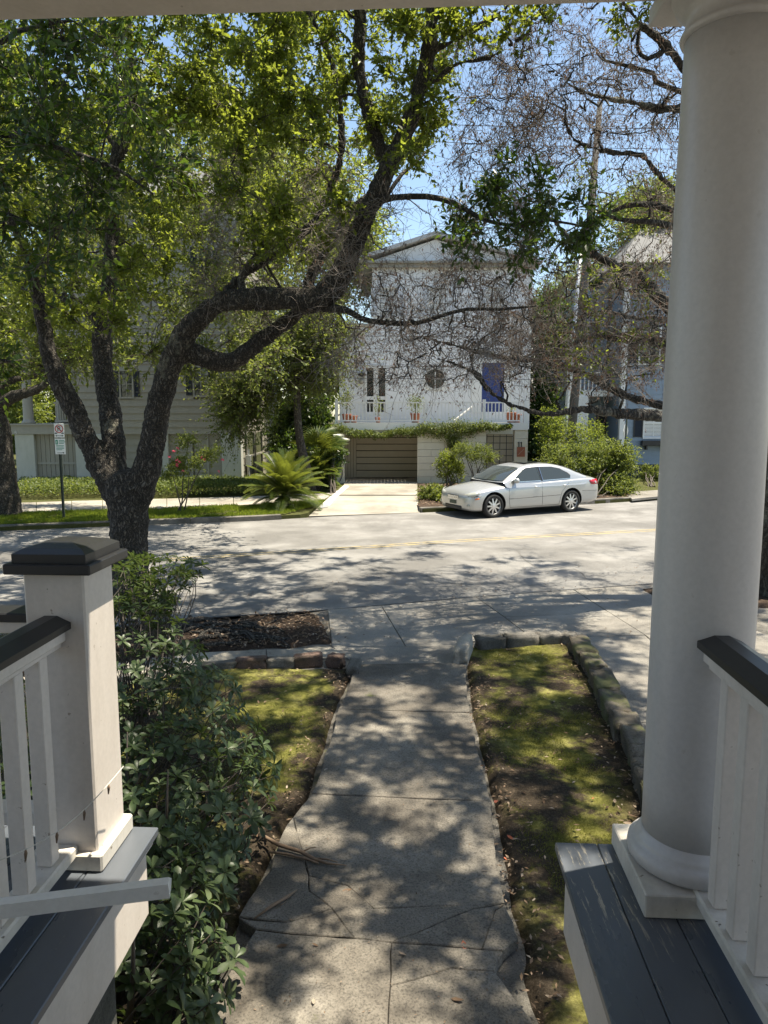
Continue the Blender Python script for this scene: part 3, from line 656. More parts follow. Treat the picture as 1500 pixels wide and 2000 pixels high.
# ================================================================== HOUSES
def XZ(px, py, D): p = A(px, py, D); return p.x, p.z
def rect(D, px0, py0, px1, py1):
    x0, z1 = XZ(px0, py0, D); x1, z0 = XZ(px1, py1, D); return min(x0, x1), max(x0, x1), min(z0, z1), max(z0, z1)
def clap(mb, x0, x1, z0, z1, y, pitch, holes=(), lap=.018):
    """clapboards as real wedges, cut round openings"""
    z = z0
    while z < z1 - .01:
        e = min(z + pitch, z1); segs = [(x0, x1)]
        for hx0, hx1, hz0, hz1 in holes:
            if hz0 < (z + e) / 2 < hz1:
                ns = []
                for a, b in segs:
                    if hx1 <= a or hx0 >= b: ns.append((a, b)); continue
                    if hx0 > a: ns.append((a, hx0))
                    if hx1 < b: ns.append((hx1, b))
                segs = ns
        for a, b in segs:
            vs = [(a, y - lap, z), (b, y - lap, z), (b, y - .003, e), (a, y - .003, e), (a, y + .02, z), (b, y + .02, z), (b, y + .02, e), (a, y + .02, e)]
            mb.add(vs, [(0, 1, 2, 3), (4, 7, 6, 5), (0, 4, 5, 1), (3, 2, 6, 7), (0, 3, 7, 4), (1, 5, 6, 2)])
        z = e
    return mb
def boards(root, x0, x1, z0, z1, y, pitch, m, holes=(), lap=.02):
    z = z0; 
    while z < z1 - .02:
        e = min(z + pitch, z1); mb = clap(MB(), x0, x1, z, e, y, e - z + .001, holes, lap)
        if mb.v: mb.build('board', m, root)
        z = e
def window(root, x0, x1, z0, z1, y, nx=2, nz=2, fm=None, frame=.06, shut=None, blinds=False):
    fm = fm or M['trimwhite']; mb = MB()
    mb.box(x0 - frame, x1 + frame, y - .045, y + .02, z1, z1 + frame); mb.box(x0 - frame, x1 + frame, y - .06, y + .02, z0 - frame, z0)
    mb.box(x0 - frame, x0, y - .04, y + .02, z0, z1); mb.box(x1, x1 + frame, y - .04, y + .02, z0, z1)
    fr = mb.build('window', fm, root)
    MB().box(x0, x1, y + .03, y + .035, z0, z1).build('pane', M['glass'], fr)
    if blinds:
        z = z0 + .02; mb = MB()
        while z < z1 - .02: mb.box(x0 + .02, x1 - .02, y + .045, y + .05, z, z + .045); z += .06
        mb.box(x0, x1, y + .012, y + .016, z0, z1) if False else None
        mb.v = [(a, b - .03, c) for a, b, c in mb.v]; mb.build('blind', M['trimwhite'], fr)
    mb = MB()
    for i in range(1, nx): xx = x0 + (x1 - x0) * i / nx; mb.box(xx - .014, xx + .014, y + .002, y + .022, z0, z1)
    for i in range(1, nz): zz = z0 + (z1 - z0) * i / nz; mb.box(x0, x1, y + .0, y + .0215, zz - .014, zz + .014)
    if mb.v: mb.build('muntin', fm, fr)
    if shut is not None:
        sw = (x1 - x0) * .5
        for a in (x0 - frame - sw - .01, x1 + frame + .01):
            mb = MB(); mb.box(a, a + .05, y - .06, y - .025, z0, z1); mb.box(a + sw - .05, a + sw, y - .06, y - .025, z0, z1)
            z = z0 + .03
            while z < z1 - .03: mb.add([(a + .05, y - .055, z), (a + sw - .05, y - .055, z), (a + sw - .05, y - .03, z + .05), (a + .05, y - .03, z + .05)], [(0, 1, 2, 3)]); z += .055
            mb.box(a + .05, a + sw - .05, y - .029, y - .025, z0, z1); mb.build('shutter', shut, root)
# ------------------------------------------------------------------ white house with raised deck
DW, DD = 32.0, 29.2
wh = thing('white_house', 'tall white clapboard house with gable, round window and a deck over the garage', 'house', (A(850, 950, DW).x, DW, FZ))
x_l, _ = XZ(663, 640, DW); x_r, _ = XZ(1037, 640, DW); xu = XZ(728, 515, DW)[0]
z_d = XZ(700, 826, DD)[1]; z_w = XZ(700, 637, DW)[1]; z_c = XZ(700, 524, DW)[1]; z_e = XZ(700, 513, DW)[1]; z_a = XZ(850, 462, DW)[1]
h_fd = rect(DW, 712, 713, 757, 806); h_rd = rect(DW, 826, 716, 874, 764); h_bd = rect(DW, 938, 706, 987, 806)
hw1 = rect(DW, 740, 560, 775, 622); hw2 = rect(DW, 838, 560, 873, 622); hw3 = rect(DW, 950, 560, 985, 622)
mb = clap(MB(), x_l, x_r, z_d - .3, z_w, DW, .150, [h_fd, h_rd, h_bd], .014)
clap(mb, xu, x_r, z_w, z_c, DW, .150, [hw1, hw2, hw3], .014)
o = mb.build('siding', M['siding_white'], wh); tag(o, kind='stuff')
mb = MB(); mb.box(x_l, x_r, DW + .16, DW + 9, 0, z_w); mb.box(xu, x_r, DW + .17, DW + 9, z_w, z_e); mb.build('wall', M['siding_white'], wh)
MB().box(x_l - .02, x_l + .12, DW - .03, DW + .159, z_d - .3, z_w).build('corner_board', M['trimwhite'], wh)
MB().box(x_r - .12, x_r + .02, DW - .03, DW + .159, z_d - .3, z_c).build('corner_board', M['trimwhite'], wh)
MB().box(xu - .02, xu + .12, DW - .03, DW + .159, z_w + .06, z_c).build('corner_board', M['trimwhite'], wh)
MB().box(x_l - .15, xu - .021, DW - .12, DW + 9, z_w + .001, z_w + .1).build('roof_edge', M['greytrim'], wh)
# cornice + pediment
xa = XZ(850, 462, DW)[0]; x0, x1 = XZ(697, 505, DW)[0], XZ(1048, 505, DW)[0]
mb = MB(); mb.box(xu - .25, x_r + .25, DW - .22, DW + .159, z_c, z_c + .16); mb.box(xu - .35, x_r + .35, DW - .34, DW + .158, z_c + .1601, z_e + .02); mb.build('cornice', M['greytrim'], wh)
mb = MB(); mb.add([(xu - .2, DW + .02, z_e + .021), (x_r + .2, DW + .02, z_e + .021), (xa, DW + .02, z_a - .12), (xu - .2, DW + .3, z_e + .021), (x_r + .2, DW + .3, z_e + .021), (xa, DW + .3, z_a - .12)], [(0, 1, 2), (3, 5, 4), (0, 3, 4, 1), (1, 4, 5, 2), (2, 5, 3, 0)])
mb.build('pediment', M['siding_white'], wh)
mb = MB()
for (a, za), (b, zb) in (((x0, z_e + .02), (xa, z_a)), ((xa, z_a), (x1, z_e + .02))):
    mb.add([(a, DW - .32, za), (b, DW - .32, zb), (b, DW - .32, zb + .16), (a, DW - .32, za + .16), (a, DW + 9, za), (b, DW + 9, zb), (b, DW + 9, zb + .16), (a, DW + 9, za + .16)], [(0, 1, 2, 3), (4, 7, 6, 5), (0, 4, 5, 1), (3, 2, 6, 7), (0, 3, 7, 4), (1, 5, 6, 2)])
mb.build('roof', paint('pale_roof_edge', (.52, .51, .49), (.3, .3, .28), .3, .7), wh)
for r_ in (hw1, hw2, hw3): window(wh, r_[0] + .06, r_[1] - .06, r_[2] + .06, r_[3] - .06, DW, 2, 2, M['trimwhite'], .06, M['siding_white'], True)
# french door
fx0, fx1, fz0, fz1 = h_fd; fd = MB()
fd.box(fx0, fx0 + .10, DW - .05, DW + .06, fz0, fz1); fd.box(fx1 - .10, fx1, DW - .05, DW + .06, fz0, fz1); fd.box(fx0 + .10, fx1 - .10, DW - .05, DW + .06, fz1 - .12, fz1)
fd.box(xm := (fx0 + fx1) / 2 - .11, xm + .22, DW - .03, DW + .05, fz0, fz1 - .12); fd.box(fx0 + .1, fx1 - .1, DW - .02, DW + .04, fz0 + .55, fz0 + .70)
d_ = fd.build('french_door', M['trimwhite'], wh)
for a, b in ((fx0 + .1, xm), (xm + .22, fx1 - .1)):
    MB().box(a, b, DW + .06, DW + .07, fz0, fz1 - .12).build('pane', M['glass'], d_)
# round window with cross bars
cx, cz_ = XZ(850, 740, DW); rw = 18.5 * DW / F
mb = MB(); n = 40
for k in range(n):
    a0, a1 = 2 * math.pi * k / n, 2 * math.pi * (k + 1) / n
    q = [(cx + r * math.cos(a), y, cz_ + r * math.sin(a)) for y in (DW - .05, DW + .03) for r in (rw, rw + .09) for a in (a0, a1)]
    mb.add(q, [(0, 1, 3, 2), (4, 6, 7, 5), (2, 3, 7, 6), (0, 4, 5, 1)])
# square infill around the circle
for k in range(n):
    a0, a1 = 2 * math.pi * k / n, 2 * math.pi * (k + 1) / n
    def sq(a):
        c, s_ = math.cos(a), math.sin(a); hx = (h_rd[1] - h_rd[0]) / 2; hz = (h_rd[3] - h_rd[2]) / 2; k_ = min(hx / abs(c) if abs(c) > 1e-6 else 9, hz / abs(s_) if abs(s_) > 1e-6 else 9); return ((h_rd[0] + h_rd[1]) / 2 + c * k_, DW - .008, (h_rd[2] + h_rd[3]) / 2 + s_ * k_)
    mb.add([(cx + (rw + .05) * math.cos(a0), DW - .008, cz_ + (rw + .05) * math.sin(a0)), (cx + (rw + .05) * math.cos(a1), DW - .008, cz_ + (rw + .05) * math.sin(a1)), sq(a1), sq(a0)], [(0, 1, 2, 3)])
rwo = mb.build('round_window', M['trimwhite'], wh)
MB().add([(cx + rw * math.cos(2 * math.pi * k / n), DW + .03, cz_ + rw * math.sin(2 * math.pi * k / n)) for k in range(n)], [tuple(range(n))]).build('pane', M['glass'], rwo)
mb = MB(); mb.box(cx - .02, cx + .02, DW - .01, DW + .02, cz_ - rw, cz_ + rw); mb.box(cx - rw, cx + rw, DW - .012, DW + .018, cz_ - .02, cz_ + .02); mb.build('muntin', M['trimwhite'], rwo)
# blue door
bx0, bx1, bz0, bz1 = h_bd; mb = MB(); mb.box(bx0 - .35, bx0 + .08, DW - .05, DW + .06, bz0, bz1 + .12); mb.box(bx1 - .08, bx1 + .22, DW - .05, DW + .06, bz0, bz1 + .12); mb.box(bx0 + .08, bx1 - .08, DW - .05, DW + .06, bz1 - .06, bz1 + .12)
mb.build('door_surround', M['trimwhite'], wh)
dr = MB().box(bx0 + .08, bx1 - .08, DW + .01, DW + .05, bz0, bz1 - .06).build('door', M['navy'], wh)
mb = MB()
for i in range(2):
    for j in range(3): a = bx0 + .16 + i * (bx1 - bx0 - .24) / 2; z = bz0 + .15 + j * .66; mb.cbox(a, a + (bx1 - bx0 - .4) / 2, DW - .004, DW + .0095, z, z + .5, .01)
mb.build('door_panel', M['navy'], dr)
sx, sz = XZ(707, 731, DW); MB().lathe([(.02, -.12), (.16, -.06), (.20, 0), (.04, .06), (.02, .16)], 12, (sx, DW - .22, sz)).build('wall_lamp', M['black'], wh, smooth=True)
sx, sz = XZ(706, 745, DW); MB().lathe([(.05, -.12), (.11, -.05), (.11, .06), (.03, .12)], 10, (sx, DW - .14, sz)).build('meter', M['greytrim'], wh, smooth=True)
# deck slab, fascia, balustrade
dx0, dx1 = XZ(652, 830, DD)[0], XZ(1031, 830, DD)[0]
mb = MB()
nb = 54; bw = (dx1 - dx0 - .04) / nb; db = MB().box(dx0 + .02, dx0 + .02 + bw - .016, DD + .1005, DW - .03, z_d - .035, z_d).build('deck_board', M['greytrim'], wh)
copies(db, [(k * bw, 0, 0) for k in range(1, nb)], wh)
MB().box(dx0, dx1, DD - .02, DD + .029, z_d - .28, z_d + .01).build('fascia', M['trimwhite'], wh)
MB().box(dx0, dx1, DD + .03, DD + .10, z_d - .28, z_d - .036).build('beam', M['greytrim'], wh)
zr = XZ(700, 785, DD)[1]; zlo = z_d + .11
MB().box(dx0 + .05, dx1 - .05, DD + .02, DD + .11, zr - .05, zr).build('top_rail', M['trimwhite'], wh)
MB().box(dx0 + .05, dx1 - .05, DD + .04, DD + .09, zlo - .05, zlo).build('bottom_rail', M['trimwhite'], wh)
bl = MB().box(dx0 + .15 - .019, dx0 + .15 + .019, DD + .045, DD + .085, zlo + .0005, zr - .0505).build('baluster', M['trimwhite'], wh)
nbal = int((dx1 - dx0 - .3) / .142); copies(bl, [(k * .142, 0, 0) for k in range(1, nbal)], wh)
ps = None
for px in (657, 832, 946, 1026):
    x = XZ(px, 800, DD)[0]
    MB().box(x - .055, x + .055, DD + .0, DD + .13, z_d + .0105, zr + .10).build('deck_post', M['trimwhite'], wh)
mb = MB(); p, q = A(886, 822, DD + 1.4), A(922, 794, DD + 1.4); mb.tube([p, q], .04, 6); mb.build('stair_rail', M['trimwhite'], wh)
# pillars, block wall, garage door, gate
for a, b in ((651, 672), (1004, 1030)):
    xa_, xb_ = XZ(a, 900, DD)[0], XZ(b, 900, DD)[0]; z = 0.1; k = 0
    while z < z_d - .29: e = min(z + .30, z_d - .281); MB().cbox(xa_, xb_, DD + .01, DD + .42, z + .004, e, .006).build('block', M['block'], wh); z = e; k += 1
xa_, xb_ = XZ(815, 900, DD)[0], XZ(949, 900, DD)[0]; z = .1; k = 0; zt_ = XZ(0, 853, DD)[1]
MB().box(xa_ + .01, xb_ - .01, DD + .20, DD + .30, .1, z_d - .29).build('wall', M['block'], wh)
while z < z_d - .29:
    e = min(z + .272, z_d - .281); x = xa_ - (.0 if k % 2 else .55)
    while x < xb_:
        l, r_ = max(x, xa_), min(x + 1.1, xb_)
        if r_ - l > .05: MB().cbox(l + .004, r_ - .004, DD + .05, DD + .199, z + .005, e - .003, .005).build('block', M['block'], wh)
        x += 1.1
    z = e; k += 1
MB().box(XZ(672, 850, DD)[0], xa_, DD + .06, DD + .2, z_d - .34 - .12, z_d - .281).build('lintel', M['block'], wh)
YG = 31.9; gx0, gx1 = XZ(696, 900, YG)[0], XZ(818, 900, YG)[0]
z = .14; k = 0
while z < 2.25: MB().cbox(gx0, gx1, YG, YG + .05, z + (.028 if 0 < k else .002), z + .285, .006).build('garage_panel', M['garage'], wh); z += .285; k += 1
MB().box(gx0, gx1 + .1, YG + .06, YG + .08, .1, 2.3).build('wall', M['darkgap'], wh)
xv = XZ(668, 900, YG)[0]
for k in range(5):
    w_ = (gx0 - xv) / 5; MB().cbox(xv + k * w_ + .006, xv + (k + 1) * w_ - .006, YG - .1, YG - .04, .12, 2.3, .004).build('board', M['garage'], wh)
MB().box(xv - .1, gx0, YG - .039, YG + .0, .1, 2.3).build('wall', M['darkgap'], wh)
MB().box(gx1 + .001, gx1 + .12, DD + .31, YG + .2, .1, z_d - .29).build('wall', M['block'], wh)
MB().box(XZ(651, 900, DD)[0] + .02, XZ(651, 900, DD)[0] + .2, DD + .43, YG + .1, .1, z_d - .29).build('wall', M['block'], wh)
# gate of a bar grid over dark boards
g0, g1 = XZ(950, 900, DD)[0], XZ(1003, 900, DD)[0]; zg = XZ(0, 848, DD)[1]
gt = MB().box(g0 + .01, g1 - .01, DD + .30, DD + .33, .1, zg).build('gate', M['garage'], wh)
for k in range(5): x = g0 + .02 + k * (g1 - g0 - .04) / 4; MB().box(x - .012, x + .012, DD + .10, DD + .124, .12, zg - .02).build('bar', M['black'], gt)
for k in range(8): z = .2 + k * (zg - .3) / 7; MB().box(g0 + .01, g1 - .01, DD + .125, DD + .145, z - .012, z + .012).build('bar', M['black'], gt)
# house number 11 and plaque
for px in (1013.5, 1018.5):
    x, z = XZ(px, 868, DD); mb = MB(); mb.box(x - .018, x + .018, DD - .012, DD + .009, z - .10, z + .10); mb.box(x - .05, x - .0181, DD - .012, DD + .009, z + .05, z + .08); mb.box(x - .05, x + .05, DD - .012, DD + .009, z - .125, z - .1001); mb.build('house_number', M['black'], wh)
q = rect(DD, 1010, 873, 1025, 892); pq = MB().cbox(q[0], q[1], DD - .02, DD + .009, q[2], q[3], .004).build('plaque', M['terracotta'], wh)
MB().tube([(q[0] + .05, DD - .024, q[2] + .08), (q[1] - .05, DD - .024, q[3] - .08)], .008, 4).build('diagonal_bar', M['garage'], pq)
# ------------------------------------------------------------------ left taupe house
DL = 28.0
lh = thing('taupe_house', 'raised taupe clapboard house with side porch behind the big oak', 'house', (A(250, 950, DL).x, DL, FZ))
cx_ = XZ(470, 900, DL)[0]; lx0 = XZ(28, 900, DL)[0]; wx0 = XZ(152, 800, DL)[0]; zf = XZ(0, 829, DL)[1]; z1f = XZ(0, 848, DL)[1]
hl = [rect(DL, 232, 722, 262, 778), rect(DL, 376, 715, 408, 775), rect(DL, 232, 480, 265, 560), rect(DL, 385, 480, 417, 560)]
boards(lh, wx0, cx_, z1f, 10.6, DL, .262, M['siding_grey'], hl, .036)
MB().box(wx0 + .01, cx_ - .01, DL + .17, DL + 10, .1, 10.6).build('wall', M['siding_grey'], lh)
for r_ in hl: window(lh, r_[0] + .05, r_[1] - .05, r_[2] + .05, r_[3] - .05, DL, 2, 2, M['greytrim'], .06, M['black'])
# lower storey: stucco piers and infill panels
for a, b in ((33, 70), (150, 212), (318, 330), (434, 472)):
    xa_, xb_ = XZ(a, 900, DL)[0], XZ(b, 900, DL)[0]; MB().cbox(xa_, xb_, DL - .06, DL + .35, .1, z1f - .001, .01).build('pier', M['stucco'], lh)
xa_, xb_ = XZ(70, 900, DL)[0], XZ(150, 900, DL)[0]; n = 9
for k in range(n): MB().cbox(xa_ + k * (xb_ - xa_) / n + .006, xa_ + (k + 1) * (xb_ - xa_) / n - .006, DL + .10, DL + .13, .12, z1f - .002, .004).build('board', M['siding_grey'], lh)
MB().box(xa_, xb_, DL + .131, DL + .16, .1, z1f).build('wall', M['darkgap'], lh); z = XZ(0, 905, DL)[1]; MB().box(xa_ + .01, xb_ - .01, DL + .06, DL + .099, z - .04, z + .04).build('rail', M['greytrim'], lh)
for a, b in ((212, 318), (330, 376), (380, 434)):
    boards(lh, XZ(a, 900, DL)[0], XZ(b, 900, DL)[0], .12, z1f - .002, DL + .10, .26, M['siding_grey'], (), .034)
    MB().box(XZ(a, 900, DL)[0], XZ(b, 900, DL)[0], DL + .121, DL + .16, .1, z1f).build('wall', M['darkgap'], lh)
MB().box(XZ(376, 0, DL)[0], XZ(380, 0, DL)[0], DL + .02, DL + .12, .1, z1f - .002).build('trim', M['greytrim'], lh)
MB().box(lx0, wx0 - .001, DL - .10, DL + .2, z1f, zf - .03).build('fascia', M['greytrim'], lh)
# side wall facing the driveway, receding: boards along y
k = 0; z = .12
while z < 10.6:
    e = z + .262; yb = DL + 10
    vs = [(cx_ + .02, DL + .3 if z < z1f else DL, z), (cx_ + .02, yb, z), (cx_ + .003, yb, e), (cx_ + .003, DL + .3 if z < z1f else DL, e), (cx_ - .02, DL, z), (cx_ - .02, yb, z), (cx_ - .02, yb, e), (cx_ - .02, DL, e)]
    MB().add(vs, [(0, 1, 2, 3), (4, 7, 6, 5), (0, 4, 5, 1), (3, 2, 6, 7), (0, 3, 7, 4), (1, 5, 6, 2)]).build('board', M['siding_grey'], lh); z = e
MB().box(cx_ - .1, cx_ + .06, DL - .03, DL + .16, z1f + .01, 10.6).build('corner_board', M['greytrim'], lh)
# screened openings on the side wall
for y0, y1 in ((DL + 1.0, DL + 2.6), (DL + 3.0, DL + 4.6)):
    MB().box(cx_ + .021, cx_ + .05, y0, y1, .3, 2.1).build('screen', M['glass'], lh)
    mb = MB(); mb.box(cx_ + .0505, cx_ + .09, y0, y1, 1.15, 1.22); mb.box(cx_ + .0505, cx_ + .09, y0 - .08, y0, .2, 2.2); mb.box(cx_ + .0505, cx_ + .09, y1, y1 + .08, .2, 2.2); mb.build('trim', M['greytrim'], lh)
mb = MB(); mb.tube([(cx_ + .16, DL + .8, .1), (cx_ + .16, DL + .8, 1.5)], .035, 8); mb.box(cx_ + .05, cx_ + .25, DL + .7, DL + .9, .85, 1.25); mb.build('meter', M['silver'], lh)
# roof
MB().add([(lx0 - .4, DL - .6, 10.6), (cx_ + .5, DL - .6, 10.6), (cx_ + .5, DL + 10.5, 10.6), (lx0 - .4, DL + 10.5, 10.6), ((lx0 + cx_) / 2 - 2, DL + 5, 13.2), ((lx0 + cx_) / 2 + 2, DL + 5, 13.2)], [(3, 2, 1, 0), (0, 1, 5, 4), (1, 2, 5), (2, 3, 4, 5), (3, 0, 4)]).build('roof', M['roof'], lh)
# side porch
MB().box(lx0 - .1, wx0, DL - .16, DL + 9, zf - .03, zf + .03).build('porch_floor', M['greytrim'], lh)
for px, yy in ((51, 0), (84, 1.4), (51, 4.5)):
    x = XZ(px, 800, DL)[0]; pr = [(.26, 0), (.26, .06), (.21, .1), (.19, .18), (.155, 3.0), (.2, 3.1), (.2, 3.2)] if px == 51 else [(.24, 0), (.24, .06), (.2, .1), (.17, .18), (.15, 3.0), (.19, 3.1), (.19, 3.2)]
    MB().lathe(pr, 20, (x, DL + .15 + yy, zf + .031)).build('porch_column', M['greytrim'], lh, smooth=True)
MB().box(lx0 - .1, wx0, DL - .1, DL + 9, zf + 3.24, zf + 3.5).build('porch_beam', M['greytrim'], lh)
zrl = XZ(0, 785, DL)[1]; a0, a1 = XZ(58, 0, DL)[0], wx0
MB().box(a0, a1, DL + .05, DL + .14, zrl - .07, zrl).build('top_rail', M['greytrim'], lh); MB().box(a0, a1, DL + .06, DL + .12, zf + .10, zf + .16).build('bottom_rail', M['greytrim'], lh)
bl = MB().box(a0 + .04, a0 + .075, DL + .07, DL + .105, zf + .1605, zrl - .0705).build('baluster', M['greytrim'], lh); copies(bl, [(k * .085, 0, 0) for k in range(1, int((a1 - a0 - .1) / .085))], lh)
# number 9 by the corner
x, z = XZ(33.5, 845, DL); mb = MB()
mb.tube([(x + .03 * math.cos(a), DL - .115, z + .03 + .03 * math.sin(a)) for a in [i * math.pi / 6 for i in range(13)]], .008, 5); mb.tube([(x + .03, DL - .115, z + .03), (x + .028, DL - .115, z - .02), (x + .005, DL - .115, z - .065)], .008, 5); mb.build('house_number', M['trimwhite'], lh)
# ------------------------------------------------------------------ blue-grey house at right
DB = 32.5
bh = thing('blue_house', 'blue-grey clapboard house with black shutters and white upper porch', 'house', (A(1260, 930, DB).x, DB, FZ))
b0, b1 = XZ(1212, 900, DB)[0], XZ(1660, 900, DB)[0]; zb = XZ(0, 907, DB)[1]
hb = [rect(DB, 1258, 797, 1296, 856), rect(DB, 1250, 640, 1288, 712), rect(DB, 1400, 797, 1438, 856), rect(DB, 1400, 640, 1438, 712), rect(DB, 1520, 797, 1560, 856)]
boards(bh, b0, b1, zb, 9.2, DB, .205, M['siding_blue'], hb, .018)
MB().box(b0 + .01, b1 - .01, DB + .17, DB + 9, .1, 9.2).build('wall', M['siding_blue'], bh)
MB().box(b0 + .02, b1 - .02, DB + .02, DB + .165, .1, zb - .001).build('foundation', plain('dark_foundation', (.03, .035, .045), .8), bh)
MB().box(b0 - .12, b0 + .10, DB - .05, DB + .16, zb - .05, 9.2).build('corner_board', M['trimwhite'], bh)
for i, r_ in enumerate(hb): window(bh, r_[0] + .05, r_[1] - .05, r_[2] + .05, r_[3] - .05, DB, 2, 2, M['trimwhite'], .07, M['black'], blinds=i == 0)
q = rect(DB, 1250, 861, 1306, 870); bxr = MB().cbox(q[0], q[1], DB - .33, DB - .06, q[2], q[3] + .02, .01).build('window_box', M['black'], bh)
for dx in (.2, 1.0): MB().box(q[0] + dx, q[0] + dx + .06, DB - .25, DB - .02, q[2] - .18, q[2] - .001).build('bracket', M['black'], bxr)
MB().add([(b0 - .6, DB - .6, 9.2), (b1 + .5, DB - .6, 9.2), (b1 + .5, DB + 9.5, 9.2), (b0 - .6, DB + 9.5, 9.2), (b0 + 2, DB + 4.5, 11.8), (b1 - 2, DB + 4.5, 11.8)], [(3, 2, 1, 0), (0, 1, 5, 4), (1, 2, 5), (2, 3, 4, 5), (3, 0, 4)]).build('roof', M['roof'], bh)
# recessed porch wing
DP = 33.6; p0, p1 = XZ(1118, 800, DP)[0], b0 - .125
zp = XZ(0, 762, DP)[1]; zpr = XZ(0, 727, DP)[1]
boards(bh, XZ(1066, 800, DP + 1)[0], p1, .4, 8.6, DP + 1.2, .205, M['siding_blue'], [rect(DP + 1.2, 1164, 800, 1192, 872), rect(DP + 1.2, 1196, 800, 1204, 860)], .018)
MB().box(XZ(1066, 800, DP + 1)[0] + .01, p1 - .01, DP + 1.39, DP + 8, .1, 8.6).build('wall', M['siding_blue'], bh)
q = rect(DP + 1.2, 1166, 802, 1190, 872); MB().cbox(q[0], q[1], DP + 1.22, DP + 1.27, q[2], q[3], .01).build('door', M['black'], bh)
MB().box(p0, p1, DP - .1, DP + 1.15, zp - .28, zp).build('porch_floor', M['trimwhite'], bh)
MB().box(p0, p1, DP - .05, DP + .02, zpr - .06, zpr).build('top_rail', M['trimwhite'], bh)
bl = MB().box(p0 + .3, p0 + .35, DP - .04, DP + .01, zp + .001, zpr - .0605).build('baluster', M['trimwhite'], bh); copies(bl, [(k * .18, 0, 0) for k in range(1, int((p1 - p0 - .4) / .18))], bh)
for px in (1130, 1142): x = XZ(px, 800, DP)[0]; MB().cbox(x - .14, x + .14, DP - .12, DP + .16, .1, zp - .281, .01).build('porch_post', M['trimwhite'], bh)
x = XZ(1137, 0, DP)[0]; MB().cbox(x - .16, x + .16, DP - .10, DP + .14, zp + .001, 6.4, .01).build('porch_post', M['trimwhite'], bh)
# pale wing seen in sun farther left
pw = thing('pale_house', 'sunlit white clapboard gable end glimpsed between the white and blue houses', 'house', (A(1080, 900, 36).x, 36, FZ))
boards(pw, XZ(1068, 0, 36)[0], XZ(1096, 0, 36)[0], 1.6, 8, 36, .24, M['siding_white'], (), .10)
MB().box(XZ(1068, 0, 36)[0] + .01, XZ(1096, 0, 36)[0] - .01, 36.05, 40, .1, 8).build('wall', M['siding_white'], pw)
# ------------------------------------------------------------------ street furniture
def sign_face(root, cx0, cz0, w_, h_, y): return MB().cbox(cx0 - w_ / 2, cx0 + w_ / 2, y - .012, y, cz0 - h_ / 2, cz0 + h_ / 2, .004)
sp = G(125, 1014, FZ); sg = thing('parking_sign', 'no parking sign on a thin dark post beside the left street tree', 'sign', tuple(sp))
D0 = sp.y; tp = A(121, 828, D0); mb = MB(); mb.box(sp.x - .03, sp.x - .024, D0 - .02, D0 + .02, 0, tp.z); mb.box(sp.x - .024, sp.x + .024, D0 + .012, D0 + .02, 0, tp.z); mb.box(sp.x + .024, sp.x + .03, D0 - .02, D0 + .02, 0, tp.z); mb.build('post', M['signpost'], sg)
q = rect(D0, 106, 827, 127, 854.5); y = D0 - .03; f1 = MB().cbox(q[0], q[1], y, y + .008, q[2], q[3], .003).build('sign_plate', M['signwhite'], sg)
c = ((q[0] + q[1]) / 2, q[3] - .135); rr_ = .105; mb = MB(); n = 28
def ring(mb, cx, cz, r0, r1, y, n=28):
    for k in range(n):
        a0, a1 = 2 * math.pi * k / n, 2 * math.pi * (k + 1) / n
        mb.add([(cx + r * math.cos(a), y, cz + r * math.sin(a)) for r in (r0, r1) for a in (a0, a1)], [(0, 1, 3, 2)])
def bar(mb, ax, az, bx, bz, w_, y):
    d = Vector((bx - ax, bz - az)).normalized(); nx_, nz_ = -d.y * w_ / 2, d.x * w_ / 2
    mb.add([(ax + nx_, y, az + nz_), (bx + nx_, y, bz + nz_), (bx - nx_, y, bz - nz_), (ax - nx_, y, az - nz_)], [(0, 1, 2, 3)])
ring(mb, c[0], c[1], .085, .108, y - .004); bar(mb, c[0] - .068, c[1] + .068, c[0] + .068, c[1] - .068, .02, y - .006); mb.build('prohibition_ring', M['signred'], f1)
mb = MB(); bar(mb, c[0] - .028, c[1] - .06, c[0] - .028, c[1] + .06, .022, y - .005)
for k in range(8):
    a0, a1 = -math.pi / 2 + k * math.pi / 8, -math.pi / 2 + (k + 1) * math.pi / 8
    bar(mb, c[0] - .002 + .028 * math.cos(a0), c[1] + .03 + .028 * math.sin(a0), c[0] - .002 + .028 * math.cos(a1), c[1] + .03 + .028 * math.sin(a1), .02, y - .005)
bar(mb, c[0] - .025, c[1] + .058, c[0], c[1] + .058, .018, y - .005); bar(mb, c[0] - .025, c[1] + .003, c[0], c[1] + .003, .018, y - .005); bar(mb, c[0], c[1], c[0] + .034, c[1] - .06, .02, y - .005)
za = q[2] + .045; bar(mb, c[0] - .07, za, c[0] + .07, za, .012, y - .004)
for s_ in (-1, 1): mb.add([(c[0] + s_ * .105, y - .004, za), (c[0] + s_ * .065, y - .004, za + .022), (c[0] + s_ * .065, y - .004, za - .022)], [(0, 1, 2)])
for s_ in (-1, 1): bar(mb, c[0] + s_ * .085 - .035, za + .06, c[0] + s_ * .085 + .035, za + .06, .018, y - .004); bar(mb, c[0] + s_ * .085 - .018, za + .075, c[0] + s_ * .085 + .018, za + .075, .014, y - .0042)
mb.build('letter_and_arrow', M['black'], f1)
q = rect(D0, 107.5, 856.5, 129.5, 887); f2 = MB().cbox(q[0], q[1], y, y + .008, q[2], q[3], .003).build('sign_plate', M['signwhite'], sg)
mb = MB(); bar(mb, q[0] + .05, q[3] - .035, q[0] + .05, q[3] - .15, .06, y - .004)
for i, (w_, z) in enumerate(((.14, .05), (.16, .085), (.12, .12))): bar(mb, q[0] + .11, q[3] - z, q[0] + .11 + w_, q[3] - z, .016, y - .004)
